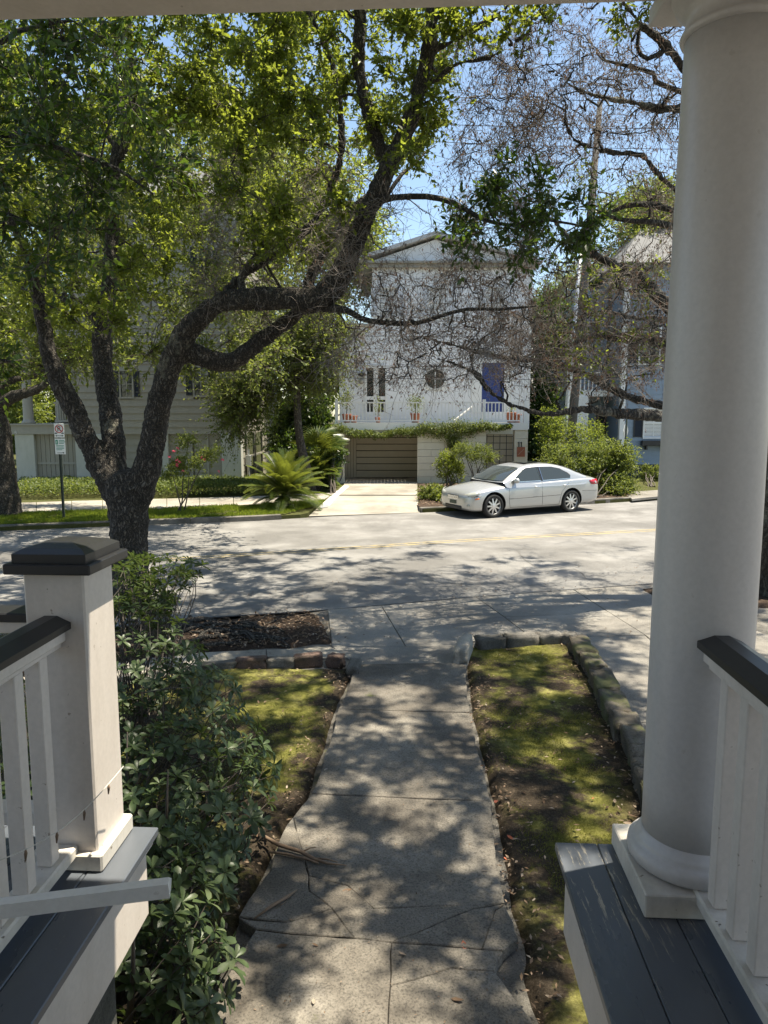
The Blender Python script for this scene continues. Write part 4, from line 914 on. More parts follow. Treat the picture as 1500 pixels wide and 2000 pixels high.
for i in range(4): bar(mb, q[0] + .03, q[3] - .18 - i * .035, q[1] - .03 - (.05 if i == 3 else 0), q[3] - .18 - i * .035, .014, y - .004)
mb.build('green_lettering', M['signgreen'], f2)
mb = MB(); bar(mb, q[0] + .048, q[3] - .06, q[0] + .048, q[3] - .13, .012, y - .006); mb.build('numeral', M['signwhite'], f2)
mb = MB(); za = q[2] + .035; bar(mb, q[0] + .05, za, q[1] - .06, za, .012, y - .004); mb.add([(q[1] - .03, y - .004, za), (q[1] - .07, y - .004, za + .022), (q[1] - .07, y - .004, za - .022)], [(0, 1, 2)]); mb.build('arrow', M['black'], f2)
# diamond sign seen from behind, edge-on, at right
sp = G(1218, 962, FZ); D1 = sp.y; dg = thing('warning_sign', 'bare metal back of a diamond warning sign on a green post by the blue house', 'sign', tuple(sp))
MB().tube([(sp.x, D1, 0), (sp.x, D1, A(0, 815, D1).z)], .03, 6).build('post', M['signpost'], dg)
c = A(1223, 842, D1); s2 = .52; Md = Matrix.Translation(c + Vector((0, .05, 0))) @ Matrix.Rotation(R(58), 4, 'Z') @ Matrix.Rotation(R(45), 4, 'Y')
MB().cbox(-s2 / 2, s2 / 2, -.004, .004, -s2 / 2, s2 / 2, .002, Md).build('sign_plate', M['silver'], dg)
# utility pole and conduit pole
def pole(name, label, cat, D, bx, by, tx, ty, r0, r1, m):
    p, q = G(bx, by, FZ), A(tx, ty, D); p = Vector((A(bx, by, D).x, D, 0)); o = MB().tube([p.lerp(q, t) for t in (0, .3, .6, 1)], [r0, r0 * .95, r0 * .9, r1], 14).build(name, m, smooth=True); tag(o, label, cat); return p, q
up, uq = pole('utility_pole', 'thick weathered wooden utility pole behind the shrub right of the white house', 'pole', 30, 1109, 930, 1172, 200, .17, .10, M['pole'])
pole('conduit_pole', 'thin pale metal pole leaning beside the wooden utility pole', 'pole', 28, 1094, 930, 1136, 470, .085, .07, M['silver'])
def wire(a, b, sag, r=.012):
    pts = [a.lerp(b, t) - Vector((0, 0, sag * 4 * t * (1 - t))) for t in [i / 16 for i in range(17)]]
    o = MB().tube(pts, r, 4).build('power_line', M['black']); return o
wl = [(A(-200, 640, 26), A(1700, 645, 27), 'lowest power line crossing in front of the white house'), (A(-200, 690, 26.5), A(1700, 712, 26.5), 'power line crossing just above the french door'), (A(500, 172, 27), A(1700, 190, 29), 'power line high in the sky'), (A(500, 225, 27), A(1700, 245, 29), 'second power line across the sky'), (A(500, 255, 27), A(1700, 290, 29), 'third power line across the sky, lowest of the upper ones'), (A(-200, 715, 26), A(1700, 735, 26), 'power line passing level with the blue door top')]
for a, b, l in wl: tag(wire(a, b, .25), l, 'wire', 'power lines along the street')
# ================================================================== CAR
def car():
    f = G(960, 1009, 0); r_ = G(1112, 998, 0); f = G(958, 1011, 0); r_ = G(1113, 999.5, 0)
    d = (f - r_); ang = math.atan2(d.y, d.x); nn = Vector((-math.sin(ang), math.cos(ang), 0))   # left side of the car
    side = nn if nn.y < 0 else -nn                                        # toward the camera
    mid = (f + r_) / 2 - side * .78; root = thing('parked_car', 'silver four-door sedan parked at the far kerb in front of the gate', 'car', (mid.x, mid.y, 0), ang)
    sc = d.length / 2.72
    st = [ # x, halfwidth, zb, zbelt, ztop
     (2.345, .50, .34, .50, .545), (2.33, .60, .27, .56, .615), (2.26, .74, .21, .62, .675), (2.10, .84, .185, .675, .735), (1.85, .88, .18, .725, .80), (1.6, .895, .18, .765, .855), (1.36, .903, .18, .795, .895),
     (1.1, .905, .18, .83, .935), (.85, .907, .18, .86, .965), (.5, .908, .18, .885, .965), (0, .908, .18, .905, .95), (-.5, .907, .18, .925, .96), (-1.0, .905, .18, .94, .99), (-1.36, .903, .19, .955, 1.01), (-1.7, .898, .20, .965, 1.03),
     (-2.0, .885, .22, .965, 1.045), (-2.25, .86, .25, .955, 1.04), (-2.40, .82, .28, .92, 1.00), (-2.475, .76, .31, .84, .90), (-2.50, .68, .36, .70, .76)]
    mb = MB(); sec = []
    for x, w_, zb, zl, zt in st:
        half = [(0, zb), (w_ * .80, zb), (w_ * .93, zb + .02), (w_ * .975, zb + .10), (w_ * .985, zb + .16), (w_, (zb + zl) / 2 + .02), (w_ * .995, zl - .12), (w_ * .965, zl - .02), (w_ * .92, zl + .01), (w_ * .6, zl * .25 + zt * .75), (0, zt)]
        sec.append([(x, y, z) for y, z in half] + [(x, -y, z) for y, z in half[-2:0:-1]])
    n = len(sec[0]); vs = [p for s in sec for p in s]; fs = [(i * n + k, i * n + (k + 1) % n, (i + 1) * n + (k + 1) % n, (i + 1) * n + k) for i in range(len(sec) - 1) for k in range(n)]
    fs += [tuple(range(n)), tuple(range((len(sec) - 1) * n, len(sec) * n))[::-1]]
    mb.add(vs, [f_[::-1] for f_ in fs])
    me = mb.mesh('body', M['car'], True); b = bmesh.new(); b.from_mesh(me); bmesh.ops.recalc_face_normals(b, faces=b.faces); b.to_mesh(me); b.free()
    body = link('body', me, root, local=True)
    sub = body.modifiers.new('s', 'SUBSURF'); sub.levels = sub.render_levels = 2
    bpy.context.view_layer.update(); m2 = bpy.data.meshes.new_from_object(body.evaluated_get(bpy.context.evaluated_depsgraph_get())); body.modifiers.clear()
    b = bmesh.new(); b.from_mesh(m2); bmesh.ops.recalc_face_normals(b, faces=b.faces)
    if b.calc_volume(signed=True) < 0: bmesh.ops.reverse_faces(b, faces=b.faces)
    b.to_mesh(m2); b.free(); body.data = m2
    cut = MB()
    for wx in (1.36, -1.36):
        for sy in (-1, 1):
            m_ = Matrix.Translation((wx, sy * .80, .335)) @ Matrix.Rotation(R(90), 4, 'X'); 
            c2 = MB().lathe([(.385, -.18), (.385, .18)], 40); cut.add([m_ @ Vector(v) for v in c2.v], c2.f)
    cme = cut.mesh('cut', M['darkgap']); b = bmesh.new(); b.from_mesh(cme); bmesh.ops.recalc_face_normals(b, faces=b.faces); b.to_mesh(cme); b.free(); co = bpy.data.objects.new('cut', cme); COL.objects.link(co); co.parent = root
    bo = body.modifiers.new('b', 'BOOLEAN'); bo.object = co; bo.operation = 'DIFFERENCE'; bo.solver = 'EXACT'; bo.use_self = True
    bpy.context.view_layer.update()
    dg_ = bpy.context.evaluated_depsgraph_get(); nm = bpy.data.meshes.new_from_object(body.evaluated_get(dg_)); body.modifiers.clear(); body.data = nm
    nm.materials.clear(); nm.materials.append(M['car']); nm.materials.append(M['darkgap'])
    for p in nm.polygons:
        c = p.center; wd_ = min(math.hypot(c.x - wx, c.z - .335) for wx in (1.36, -1.36))
        p.material_index = 1 if (wd_ < .378 and c.z > .17 and abs(c.y) < .96) or (abs(wd_ - .385) < .02 and abs(p.normal.y) < .5 and .6 < abs(c.y) < .9) or c.z < .185 and abs(p.normal.z) > .9 else 0
    bpy.data.objects.remove(co)
    nm.set_sharp_from_angle(angle=R(38))
    # greenhouse
    def sy_(z): return .845 - .46 * (z - .93)
    gs = [(1.02, .955, 0), (.80, 1.085, .6), (.55, 1.225, 1), (.28, 1.355, 1), (.02, 1.415, 1), (-.35, 1.44, 1), (-.75, 1.43, 1), (-1.05, 1.39, 1), (-1.35, 1.29, 1), (-1.65, 1.155, .8), (-1.95, 1.05, 0)]
    def row(x, T, e=0):
        bl = .90 - .03 * (x); bl = .93; zr_ = bl + (T - bl) * .86; ys = sy_(zr_); cv = .13 if x > 0 else -.12
        fr_ = max(0, min(1, (x - .1) / .5)) if x > 0 else max(0, min(1, (-x - .9) / .5))
        out = []
        for y, z in ((sy_(.80), .80), (sy_(bl), bl), (ys, zr_), (ys - .07, zr_ + (T - zr_) * .62), (ys * .62, T - .006), (0, T)): out.append((y, z))
        pts = [(x + cv * fr_ * (1 - (y / .8) ** 2), y, z) for y, z in out] + [(x + cv * fr_ * (1 - (y / .8) ** 2), -y, z) for y, z in out[-2::-1]]
        return pts
    rows = [row(x, T) for x, T, _ in gs]; n = 11; mb = MB()
    mb.add([p for r in rows for p in r], [(i * n + k, (i + 1) * n + k, (i + 1) * n + k + 1, i * n + k + 1) for i in range(len(rows) - 1) for k in range(n - 1)])
    g = mb.build('roof', M['car'], root, True, True); s_ = g.modifiers.new('s', 'SUBSURF'); s_.levels = s_.render_levels = 1
    # windshield and rear glass: sheets proud of the shell
    def glass(name, xs, ylim):
        mb = MB(); rr_ = []
        for x in xs:
            for i in range(len(gs) - 1):
                a, b_ = gs[i], gs[i + 1]
                if b_[0] <= x <= a[0]: t = (a[0] - x) / (a[0] - b_[0]); T = a[1] + (b_[1] - a[1]) * t; break
            R_ = row(x, T); ys = abs(R_[3][1]); top = [(y, z, xx) for xx, y, z in R_[3:8]]
            rr_.append([Vector((xx + (.012 if x > 0 else -.012), y * ylim, z + .014)) for y, z, xx in top])
        k = 5; mb.add([p for r in rr_ for p in r], [(i * k + j, (i + 1) * k + j, (i + 1) * k + j + 1, i * k + j + 1) for i in range(len(rr_) - 1) for j in range(k - 1)])
        return mb.build(name, M['carglass'], root, True, True)
    glass('windshield', (.97, .8, .6, .45, .32), .97); glass('rear_window', (-1.12, -1.3, -1.5, -1.7, -1.84), .95)
    for s in (-1, 1):
        fw = [(.76, .955), (.745, .985), (.30, 1.275), (.17, 1.325), (-.22, 1.345), (-.25, .965)]; rw_ = [(-.33, .965), (-.30, 1.345), (-.75, 1.335), (-1.02, 1.28), (-1.27, 1.16), (-1.36, 1.08), (-1.33, .99)]
        for nm_, pl in (('front_side_window', fw), ('rear_side_window', rw_)):
            v = [(x, s * (sy_(z) + .010), z) for x, z in pl]; o = MB().add(v, [tuple(range(len(v)))]).build(nm_, M['carglass'], root, False, True)
            k = len(pl); mb = MB()
            for i in range(k):
                a, b_ = pl[i], pl[(i + 1) % k]; mb.tube([(a[0], s * (sy_(a[1]) + .012), a[1]), (b_[0], s * (sy_(b_[1]) + .012), b_[1])], .009, 5)
            tr = link('trim', mb.mesh('trim', M['chrome']), o, local=True)
        mb = MB(); v = [(-.25, s * (sy_(.965) + .012), .965), (-.33, s * (sy_(.965) + .012), .965), (-.30, s * (sy_(1.345) + .012), 1.345), (-.22, s * (sy_(1.345) + .012), 1.345)]; mb.add(v, [(0, 1, 2, 3)]); mb.build('pillar', M['black'], root, False, True)
        # door seams, belt and lower moulding, follow the body side
        def ysd(x, z):
            for i in range(len(st) - 1):
                if st[i + 1][0] <= x <= st[i][0]:
                    t = (st[i][0] - x) / (st[i][0] - st[i + 1][0]); w_ = st[i][1] * (1 - t) + st[i + 1][1] * t; zb = st[i][2] * (1 - t) + st[i + 1][2] * t; zl = st[i][3] * (1 - t) + st[i + 1][3] * t; break
            P = [(zb, .80), (zb + .02, .93), (zb + .10, .972), (zb + .16, .985), ((zb + zl) / 2 + .02, .996), (zl - .12, .988), (zl - .02, .955), (zl + .05, .90)]
            for i in range(len(P) - 1):
                if P[i][0] <= z <= P[i + 1][0]: q = (z - P[i][0]) / (P[i + 1][0] - P[i][0]); return w_ * (P[i][1] * (1 - q) + P[i + 1][1] * q)
            return w_ * .9
        def seam(pl, r=.005, m=M['black'], nm_='door_seam'):
            pts = []
            for i in range(len(pl) - 1):
                for q in range(5): t = q / 5; x = pl[i][0] * (1 - t) + pl[i + 1][0] * t; z = pl[i][1] * (1 - t) + pl[i + 1][1] * t; pts.append((x, s * (ysd(x, z) + .001), z))
            x, z = pl[-1]; pts.append((x, s * (ysd(x, z) + .001), z)); MB().tube(pts, r, 5).build(nm_, m, root, False, True)
        seam([(.83, .90), (.87, .72), (.86, .40), (.82, .26)]); seam([(-.29, .95), (-.27, .7), (-.30, .26)]); seam([(-1.33, .93), (-1.20, .84), (-.98, .62), (-.93, .40), (-.90, .26)]); seam([(.82, .26), (-.90, .26)], .005)
        seam([(.84, .50), (-.93, .535)], .008, M['black'], 'side_moulding'); seam([(2.1, .60), (1.78, .62)], .012, M['black'], 'bumper_seam'); seam([(-1.75, .62), (-2.35, .60)], .005, M['black'], 'bumper_seam')
        for hx in (-.10, -1.12): y = ysd(hx, .80); MB().cbox(hx - .09, hx + .09, s * y - .006 if s > 0 else s * y - .035, s * y + .035 if s > 0 else s * y + .006, .785, .82, .008).build('door_handle', M['chrome'], root, True, True)
        # mirror
        m_ = Matrix.Translation((.66, s * .93, 1.0)); b = bmesh.new(); bmesh.ops.create_uvsphere(b, u_segments=14, v_segments=10, radius=1)
        for v in b.verts: v.co = m_ @ Vector((v.co.x * .075, v.co.y * .115, v.co.z * .075))
        b.verts.index_update(); MB().add([v.co.copy() for v in b.verts], [tuple(v.index for v in f_.verts) for f_ in b.faces]).build('mirror', M['car'], root, True, True); b.free()
        # headlight: patch laid over the corner
        def patch(nm_, cols, m, off=.006):
            mb = MB(); k = len(cols[0]); mb.add([Vector(p) for c_ in cols for p in c_], [(i * k + j, (i + 1) * k + j, (i + 1) * k + j + 1, i * k + j + 1) for i in range(len(cols) - 1) for j in range(k - 1)]); o = mb.build(nm_, m, root, True, True)
            so = o.modifiers.new('s', 'SOLIDIFY'); so.thickness = .012; so.offset = 0; return o
        def surf(x, z, e=.008): return (x, s * (ysd(x, z) + e), z)
        patch('headlight', [[(2.285, s * .50, .555), (2.29, s * .50, .60), (2.24, s * .50, .655)], [(2.25, s * .68, .565), (2.235, s * .70, .62), (2.17, s * .68, .695)], [(2.12, s * .845, .60), (2.09, s * .84, .66), (2.03, s * .80, .728)], [(1.90, s * .892, .67), (1.87, s * .887, .70), (1.84, s * .865, .745)]], M['lens'])
        patch('side_marker', [[surf(2.06, .52), surf(2.06, .56)], [surf(1.88, .53), surf(1.88, .57)]], M['amber'])
        patch('tail_light', [[surf(-2.08, .80), surf(-2.02, .90)], [surf(-2.2, .78), surf(-2.16, .93)], [(-2.42, s * .80, .79), (-2.36, s * .79, .935)], [(-2.505, s * .62, .78), (-2.44, s * .60, .93)]], M['redlens'])
        MB().cbox(2.22, 2.30, min(s * .60, s * .74), max(s * .60, s * .74), .33, .385, .01).build('fog_light', M['lens'], root, True, True)
        # wheels
        for wx in (1.36, -1.36):
            W = Matrix.Translation((wx, s * .79, .325)) @ Matrix.Rotation(R(-90 * s), 4, 'X')      # local z points outward
            wt = MB().lathe([(.225, -.095), (.30, -.105), (.322, -.075), (.325, 0), (.322, .075), (.30, .105), (.225, .095), (.222, 0)], 48); wt.v = [tuple(W @ Vector(v)) for v in wt.v]; wt.f = wt.f[:-2]
            wt.f += [((7 * 48) + k, (7 * 48) + (k + 1) % 48, (k + 1) % 48, k) for k in range(48)]; 
            wh_ = wt.build('wheel', M['rubber'], root, True, True)
            rim = MB().lathe([(.23, -.09), (.232, .088), (.222, .09), (.212, .07), (.205, -.02), (.19, -.04), (.0001, -.04)], 48)
            for k in range(9):
                a = 2 * math.pi * k / 9; q = Matrix.Rotation(a, 4, 'Z'); rim.add([q @ Vector(v) for v in ((.03, -.026, .085), (.03, .026, .085), (.21, .020, .072), (.21, -.020, .072), (.03, -.026, .05), (.03, .026, .05), (.21, .020, .04), (.21, -.020, .04))], [(0, 3, 2, 1), (0, 1, 5, 4), (1, 2, 6, 5), (2, 3, 7, 6), (3, 0, 4, 7)])
            c3 = MB().lathe([(.055, .05), (.055, .086), (.045, .094), (.001, .096)], 20); rim.add(c3.v, c3.f)
            rim.v = [tuple(W @ Vector(v)) for v in rim.v]; ro = link('rim', rim.mesh('rim', M['alloy']), wh_, local=True)
            dk = MB().lathe([(.203, -.018), (.05, -.018)], 32); dk.v = [tuple(W @ Vector(v)) for v in dk.v]; dk.f = dk.f[:-2]; link('brake_disc', dk.mesh('brake_disc', M['darkgap']), wh_, local=True)
    mb = MB()
    gr = MB().cbox(2.30, 2.352, -.28, .28, .50, .60, .02).build('grille', M['black'], root, True, True)
    for k in range(4): link('grille_bar', MB().box(2.345, 2.36, -.27, .27, .508 + k * .022, .516 + k * .022).mesh('grille_bar', M['chrome']), gr, local=True)
    MB().cbox(2.31, 2.362, -.42, .42, .24, .33, .02).build('air_intake', M['black'], root, True, True)
    MB().cbox(2.345, 2.372, -.16, .16, .36, .46, .004).build('licence_plate', M['signpost'], root, False, True)
    MB().box(-.62, -.02, -.36, .36, 1.4445, 1.449).build('sunroof', M['carglass'], root, False, True)
    done = set()
    for o in root.children_recursive:
        if o.type != 'MESH' or o.data.name in done: continue
        done.add(o.data.name)
        for v in o.data.vertices:
            if v.co.x > 1.80: v.co.x = 1.80 + (v.co.x - 1.80) * .60
    return root
car()
# ================================================================== VEGETATION TOOLS
RG = np.random.default_rng(7)
def norm(a): return a / np.maximum(np.linalg.norm(a, axis=-1, keepdims=True), 1e-9)
def rvec(n, rg=None): return norm((rg or RG).normal(size=(n, 3)))
LEAF4 = (np.array([[0, 0, 0], [.45, .24, .05], [1, 0, -.03], [.45, -.24, .05]]), np.array([[0, 2, 1], [0, 3, 2]]))
LEAF4 = (LEAF4[0], np.array([[0, 1, 2], [0, 2, 3]]))
def leaves(P, Dv, Nv, L, tmpl=LEAF4, wd=1.0):
    """P base, Dv axis, Nv approx normal, L length"""
    V, Fc = tmpl; D = norm(Dv); B = norm(np.cross(Nv, D)); Nn = np.cross(D, B); L = np.broadcast_to(np.asarray(L, float), (len(P),))
    W = P[:, None, :] + L[:, None, None] * (V[None, :, 0:1] * D[:, None, :] + wd * V[None, :, 1:2] * B[:, None, :] + V[None, :, 2:3] * Nn[:, None, :])
    n, k = len(P), len(V); F_ = (Fc[None] + (np.arange(n) * k)[:, None, None]).reshape(-1, Fc.shape[1])
    rnd = np.repeat(np.clip(RG.normal(.5, .22, n), 0, 1), len(Fc)); return W.reshape(-1, 3), F_, rnd
def tubes_np(path, rad, n=3):
    """path (N,P,3), rad (N,P)"""
    Nn, P, _ = path.shape; T = norm(path[:, -1] - path[:, 0]); U = norm(np.cross(T, norm(np.where(np.abs(T[:, 2:3]) > .9, [[1, 0, 0]], [[0, 0, 1]])))); W = np.cross(T, U)
    a = np.arange(n) * 2 * np.pi / n
    ring = U[:, None, None] * np.cos(a)[None, None, :, None] + W[:, None, None] * np.sin(a)[None, None, :, None]
    V = path[:, :, None] + ring * rad[:, :, None, None]
    i = np.arange(P - 1)[:, None]; k = np.arange(n)[None]; F_ = np.stack([i * n + k, i * n + (k + 1) % n, (i + 1) * n + (k + 1) % n, (i + 1) * n + k], -1).reshape(-1, 4)
    F_ = (F_[None] + (np.arange(Nn) * P * n)[:, None, None]).reshape(-1, 4); return V.reshape(-1, 3), F_
def twigs_from(C, Dm, n, lmin, lmax, spread=1.0, pts=4, rg=None, droop=0):
    """n twigs from each origin C with mean direction Dm"""
    rg = rg or RG; m = len(C); O = np.repeat(C, n, 0); D = norm(np.repeat(Dm, n, 0) + spread * rg.normal(size=(m * n, 3)) * .8); L = rg.uniform(lmin, lmax, m * n)
    t = np.linspace(0, 1, pts)[None, :, None]; bend = rvec(m * n, rg) * .35; bend[:, 2] -= droop
    path = O[:, None] + L[:, None, None] * (t * D[:, None] + t * t * bend[:, None])
    path[:, 1:-1] += rg.normal(size=(m * n, pts - 2, 3)) * (L * .04)[:, None, None]; return path
def pix_path(rows, D=None):
    """rows: (px, py, D, width px) -> smoothed points and radii"""
    P = [A(r[0], r[1], r[2]) for r in rows]; W = [r[3] * r[2] / F / 2 for r in rows]
    out = []; rad = []
    for i in range(len(P) - 1):
        p0 = P[max(i - 1, 0)]; p1 = P[i]; p2 = P[i + 1]; p3 = P[min(i + 2, len(P) - 1)]; n = max(2, int((p2 - p1).length / .16))
        for k in range(n):
            t = k / n; out.append(.5 * ((2 * p1) + (p2 - p0) * t + (2 * p0 - 5 * p1 + 4 * p2 - p3) * t * t + (3 * p1 - p0 - 3 * p2 + p3) * t ** 3)); rad.append(W[i] + (W[i + 1] - W[i]) * t)
    return out + [P[-1]], rad + [W[-1]]
class Skel:
    def __init__(s): s.P = []; s.R = []
    def add(s, pts, rad): s.P += [tuple(p) for p in pts]; s.R += list(rad)
    def grow(s, targets, mb, rg, r_end=.007, kmax=.6, n=7, wig=.10, zb=0.0):
        """attach every target to its nearest skeleton point with a crooked branch"""
        tg = list(targets); P = np.array(s.P); Rr = np.array(s.R)
        d0 = [np.min(np.linalg.norm(P - t, axis=1)) for t in tg]; order = np.argsort(d0); ends = []
        for i in order:
            t = np.array(tg[i]); d = np.linalg.norm(P - t, axis=1) + zb * np.maximum(0, P[:, 2] - t[2]) - np.minimum(Rr, .08) * 4
            j = int(np.argmin(d)); a = P[j]; L = np.linalg.norm(t - a)
            if L < .15: continue
            r0 = min(Rr[j] * kmax + .002, .010 + L * .016); side = rg.normal(size=3) * L * .16; side[2] += L * .10
            tt = np.linspace(0, 1, n); path = a[None] + (t - a)[None] * tt[:, None] + side[None] * (np.sin(np.pi * tt))[:, None]
            path[1:-1] += rg.normal(size=(n - 2, 3)) * L * wig * .35
            rad = r0 + (r_end - r0) * tt ** .8
            mb.tube([Vector(p) for p in path], rad, 6 if r0 > .02 else 4, cap=False)
            P = np.vstack([P, path[2:]]); Rr = np.concatenate([Rr, rad[2:]]); ends.append((path, rad))
        s.P = [tuple(p) for p in P]; s.R = list(Rr); return ends
def big_limbs(name, tubes, m, parent, voxel=.035, seed=0, base_flare=None):
    mb = MB()
    for pts, rad, n in tubes: mb.tube(pts, [q * .90 for q in rad], n, cap=True, rough=.16)
    me = mb.mesh(name, m, True); o = link(name, me, parent)
    rm = o.modifiers.new('r', 'REMESH'); rm.mode = 'VOXEL'; rm.voxel_size = voxel; rm.use_smooth_shade = True
    sm = o.modifiers.new('s', 'SMOOTH'); sm.factor = .5; sm.iterations = 3
    tx = bpy.data.textures.new('bark_relief', 'CLOUDS'); tx.noise_scale = .22; tx.noise_depth = 3
    dp = o.modifiers.new('d', 'DISPLACE'); dp.texture = tx; dp.texture_coords = 'GLOBAL'; dp.strength = .07; dp.mid_level = .5
    tx = bpy.data.textures.new('bark_fissure', 'CLOUDS'); tx.noise_scale = .055; tx.noise_depth = 2
    dp = o.modifiers.new('d2', 'DISPLACE'); dp.texture = tx; dp.texture_coords = 'GLOBAL'; dp.strength = .035; dp.mid_level = .5
    return o
def stuff(name, V, Fc, m, parent, rnd=None, smooth=False):
    o = link(name, np_mesh(name, V, Fc, m, rnd, smooth), parent); o['kind'] = 'stuff'; return o
# ================================================================== THE BIG OAK
oak = thing('oak_tree', 'big dark-barked live oak forking low into crooked limbs on the near verge', 'tree', tuple(A(252, 1200, 10.3)))
T0 = 10.3
L_tr = [(252, 1232, T0, 118), (252, 1195, T0, 92), (252, 1120, T0, 79), (252, 1050, T0, 77), (250, 1000, T0, 82), (247, 955, T0, 84), (240, 920, T0, 60)]
L_l = [(250, 1010, T0, 60), (234, 975, T0, 62), (205, 928, 10.3, 54), (172, 862, 10.25, 48), (143, 800, 10.2, 43), (115, 742, 10.1, 39), (96, 690, 10.0, 34), (82, 620, 9.9, 29), (66, 540, 9.7, 24), (30, 450, 9.5, 20), (-25, 350, 9.3, 16), (-60, 250, 9.2, 11)]
L_m = [(240, 960, T0 + .05, 44), (226, 915, T0 + .1, 46), (222, 850, 10.5, 46), (208, 765, 10.7, 42), (199, 690, 10.8, 39), (203, 625, 10.9, 35), (214, 545, 11.0, 31), (219, 440, 11.1, 29), (222, 340, 11.2, 27), (236, 285, 11.2, 26), (258, 240, 11.2, 17), (262, 150, 11.2, 14), (250, 60, 11.2, 11), (255, -60, 11.1, 8)]
L_m2 = [(236, 290, 11.2, 20), (205, 255, 11.3, 15), (185, 220, 11.3, 12), (150, 150, 11.4, 9), (120, 60, 11.4, 7)]
L_m3 = [(203, 650, 10.85, 24), (180, 618, 10.9, 18), (150, 602, 11, 14), (100, 560, 11.2, 10), (60, 500, 11.4, 8)]
L_r = [(255, 1010, T0, 52), (276, 962, T0, 58), (294, 885, 10.25, 53), (310, 800, 10.2, 51), (330, 722, 10.1, 50), (354, 662, 10.0, 47), (394, 618, 9.9, 38), (432, 590, 9.8, 42), (500, 584, 9.7, 46), (560, 582, 9.6, 46), (610, 588, 9.5, 50), (652, 560, 9.4, 50), (690, 482, 9.3, 44), (726, 392, 9.2, 40), (764, 318, 9.1, 35), (803, 232, 9.0, 33), (830, 130, 8.9, 30), (842, 50, 8.8, 27), (850, -60, 8.7, 22), (870, -200, 8.6, 15), (900, -330, 8.4, 9)]
L_r2 = [(345, 700, 10.1, 34), (372, 688, 10.15, 42), (415, 704, 10.2, 41), (455, 706, 10.2, 40), (492, 680, 10.2, 36), (540, 642, 10.2, 32), (590, 600, 10.2, 29), (604, 548, 10.25, 25), (640, 480, 10.3, 23), (690, 410, 10.4, 18), (735, 365, 10.5, 12), (765, 300, 10.6, 8), (772, 230, 10.8, 5)]
L_r3 = [(762, 335, 9.15, 30), (742, 288, 9.1, 29), (718, 215, 9.0, 28), (700, 130, 8.95, 27), (703, 40, 8.9, 25), (720, -80, 8.8, 19), (740, -220, 8.7, 12)]
L_r4 = [(432, 588, 9.85, 24), (458, 553, 10.0, 18), (510, 515, 10.1, 17), (552, 488, 10.2, 16), (610, 435, 10.25, 14), (636, 392, 10.3, 15), (660, 330, 10.3, 16), (668, 280, 10.3, 16), (664, 205, 10.2, 16), (648, 125, 10.1, 14), (612, 40, 10, 12), (560, -40, 9.9, 9)]
L_r5 = [(835, 160, 8.9, 20), (862, 150, 8.85, 15), (893, 124, 8.8, 13), (956, 112, 8.7, 11), (1000, 85, 8.6, 9), (1073, 40, 8.4, 7), (1128, 18, 8.3, 5)]
L_r6 = [(838, 105, 8.9, 20), (862, 90, 8.85, 16), (913, 64, 8.75, 14), (988, 16, 8.6, 11), (1060, -60, 8.4, 8)]
L_r7 = [(738, 392, 9.2, 20), (770, 386, 9.1, 12), (833, 384, 8.9, 11), (888, 397, 8.6, 10), (940, 427, 8.4, 8), (1000, 440, 8.2, 6), (1070, 430, 8.1, 5), (1150, 445, 8.0, 4)]
L_r8 = [(632, 600, 9.5, 20), (677, 606, 9.3, 13), (705, 622, 9.2, 11), (746, 630, 9.1, 10), (814, 631, 9.0, 9), (858, 618, 8.9, 8), (912, 604, 8.85, 7), (980, 604, 8.8, 6), (1048, 597, 8.8, 4)]
L_r9 = [(700, 440, 9.3, 14), (742, 400, 9.6, 9), (785, 340, 9.8, 7), (810, 322, 9.9, 4), (832, 296, 10, 2.5), (850, 285, 10.1, 1.5)]
L_a = [(480, 584, 9.7, 18), (470, 545, 9.8, 13), (500, 500, 9.9, 10), (560, 470, 10.2, 9), (600, 455, 10.4, 8), (665, 400, 10.6, 6)]
tub = []; sk = Skel()
for rws, n in ((L_tr, 22), (L_l, 16), (L_m, 16), (L_r, 18), (L_r2, 14), (L_r3, 12), (L_r4, 10), (L_m2, 10), (L_m3, 10), (L_r5, 8), (L_r6, 8)):
    p, r = pix_path(rws); tub.append((p, r, n)); sk.add(p[len(p) // 4:] if rws is not L_tr else [], r[len(p) // 4:] if rws is not L_tr else [])
big_limbs('trunk', tub, M['oakbark'], oak, .035)
mbb = MB()
for rws in (L_r7, L_r8, L_r9, L_a): p, r = pix_path(rws); mbb.tube(p, r, 8, rough=.1); sk.add(p, r)
# crown targets
rg = np.random.default_rng(11)
def crown_targets(n, px, py, D, keep=None, spacing=.0):
    out = []; tries = 0
    while len(out) < n and tries < n * 60:
        tries += 1; x, y, d = rg.uniform(*px), rg.uniform(*py), rg.uniform(*D)
        if keep and not keep(x, y, d): continue
        p = np.array(A(x, y, d)); 
        if p[2] < 3.0 or any(np.linalg.norm(p - q) < spacing for q in out[-160:]): continue
        out.append(p)
    return out
def k_main(x, y, d):
    if y > 470 + 190 * math.sin(x / 190 + 1.0) ** 2 + (60 if x < 420 else -60): return False
    if x > 690 and y > 330: return False
    if x > 900 - max(0, y - 120) * .4: return False
    return True
tg = crown_targets(400, (-260, 960), (-60, 690), (8.3, 16.5), k_main, .48)
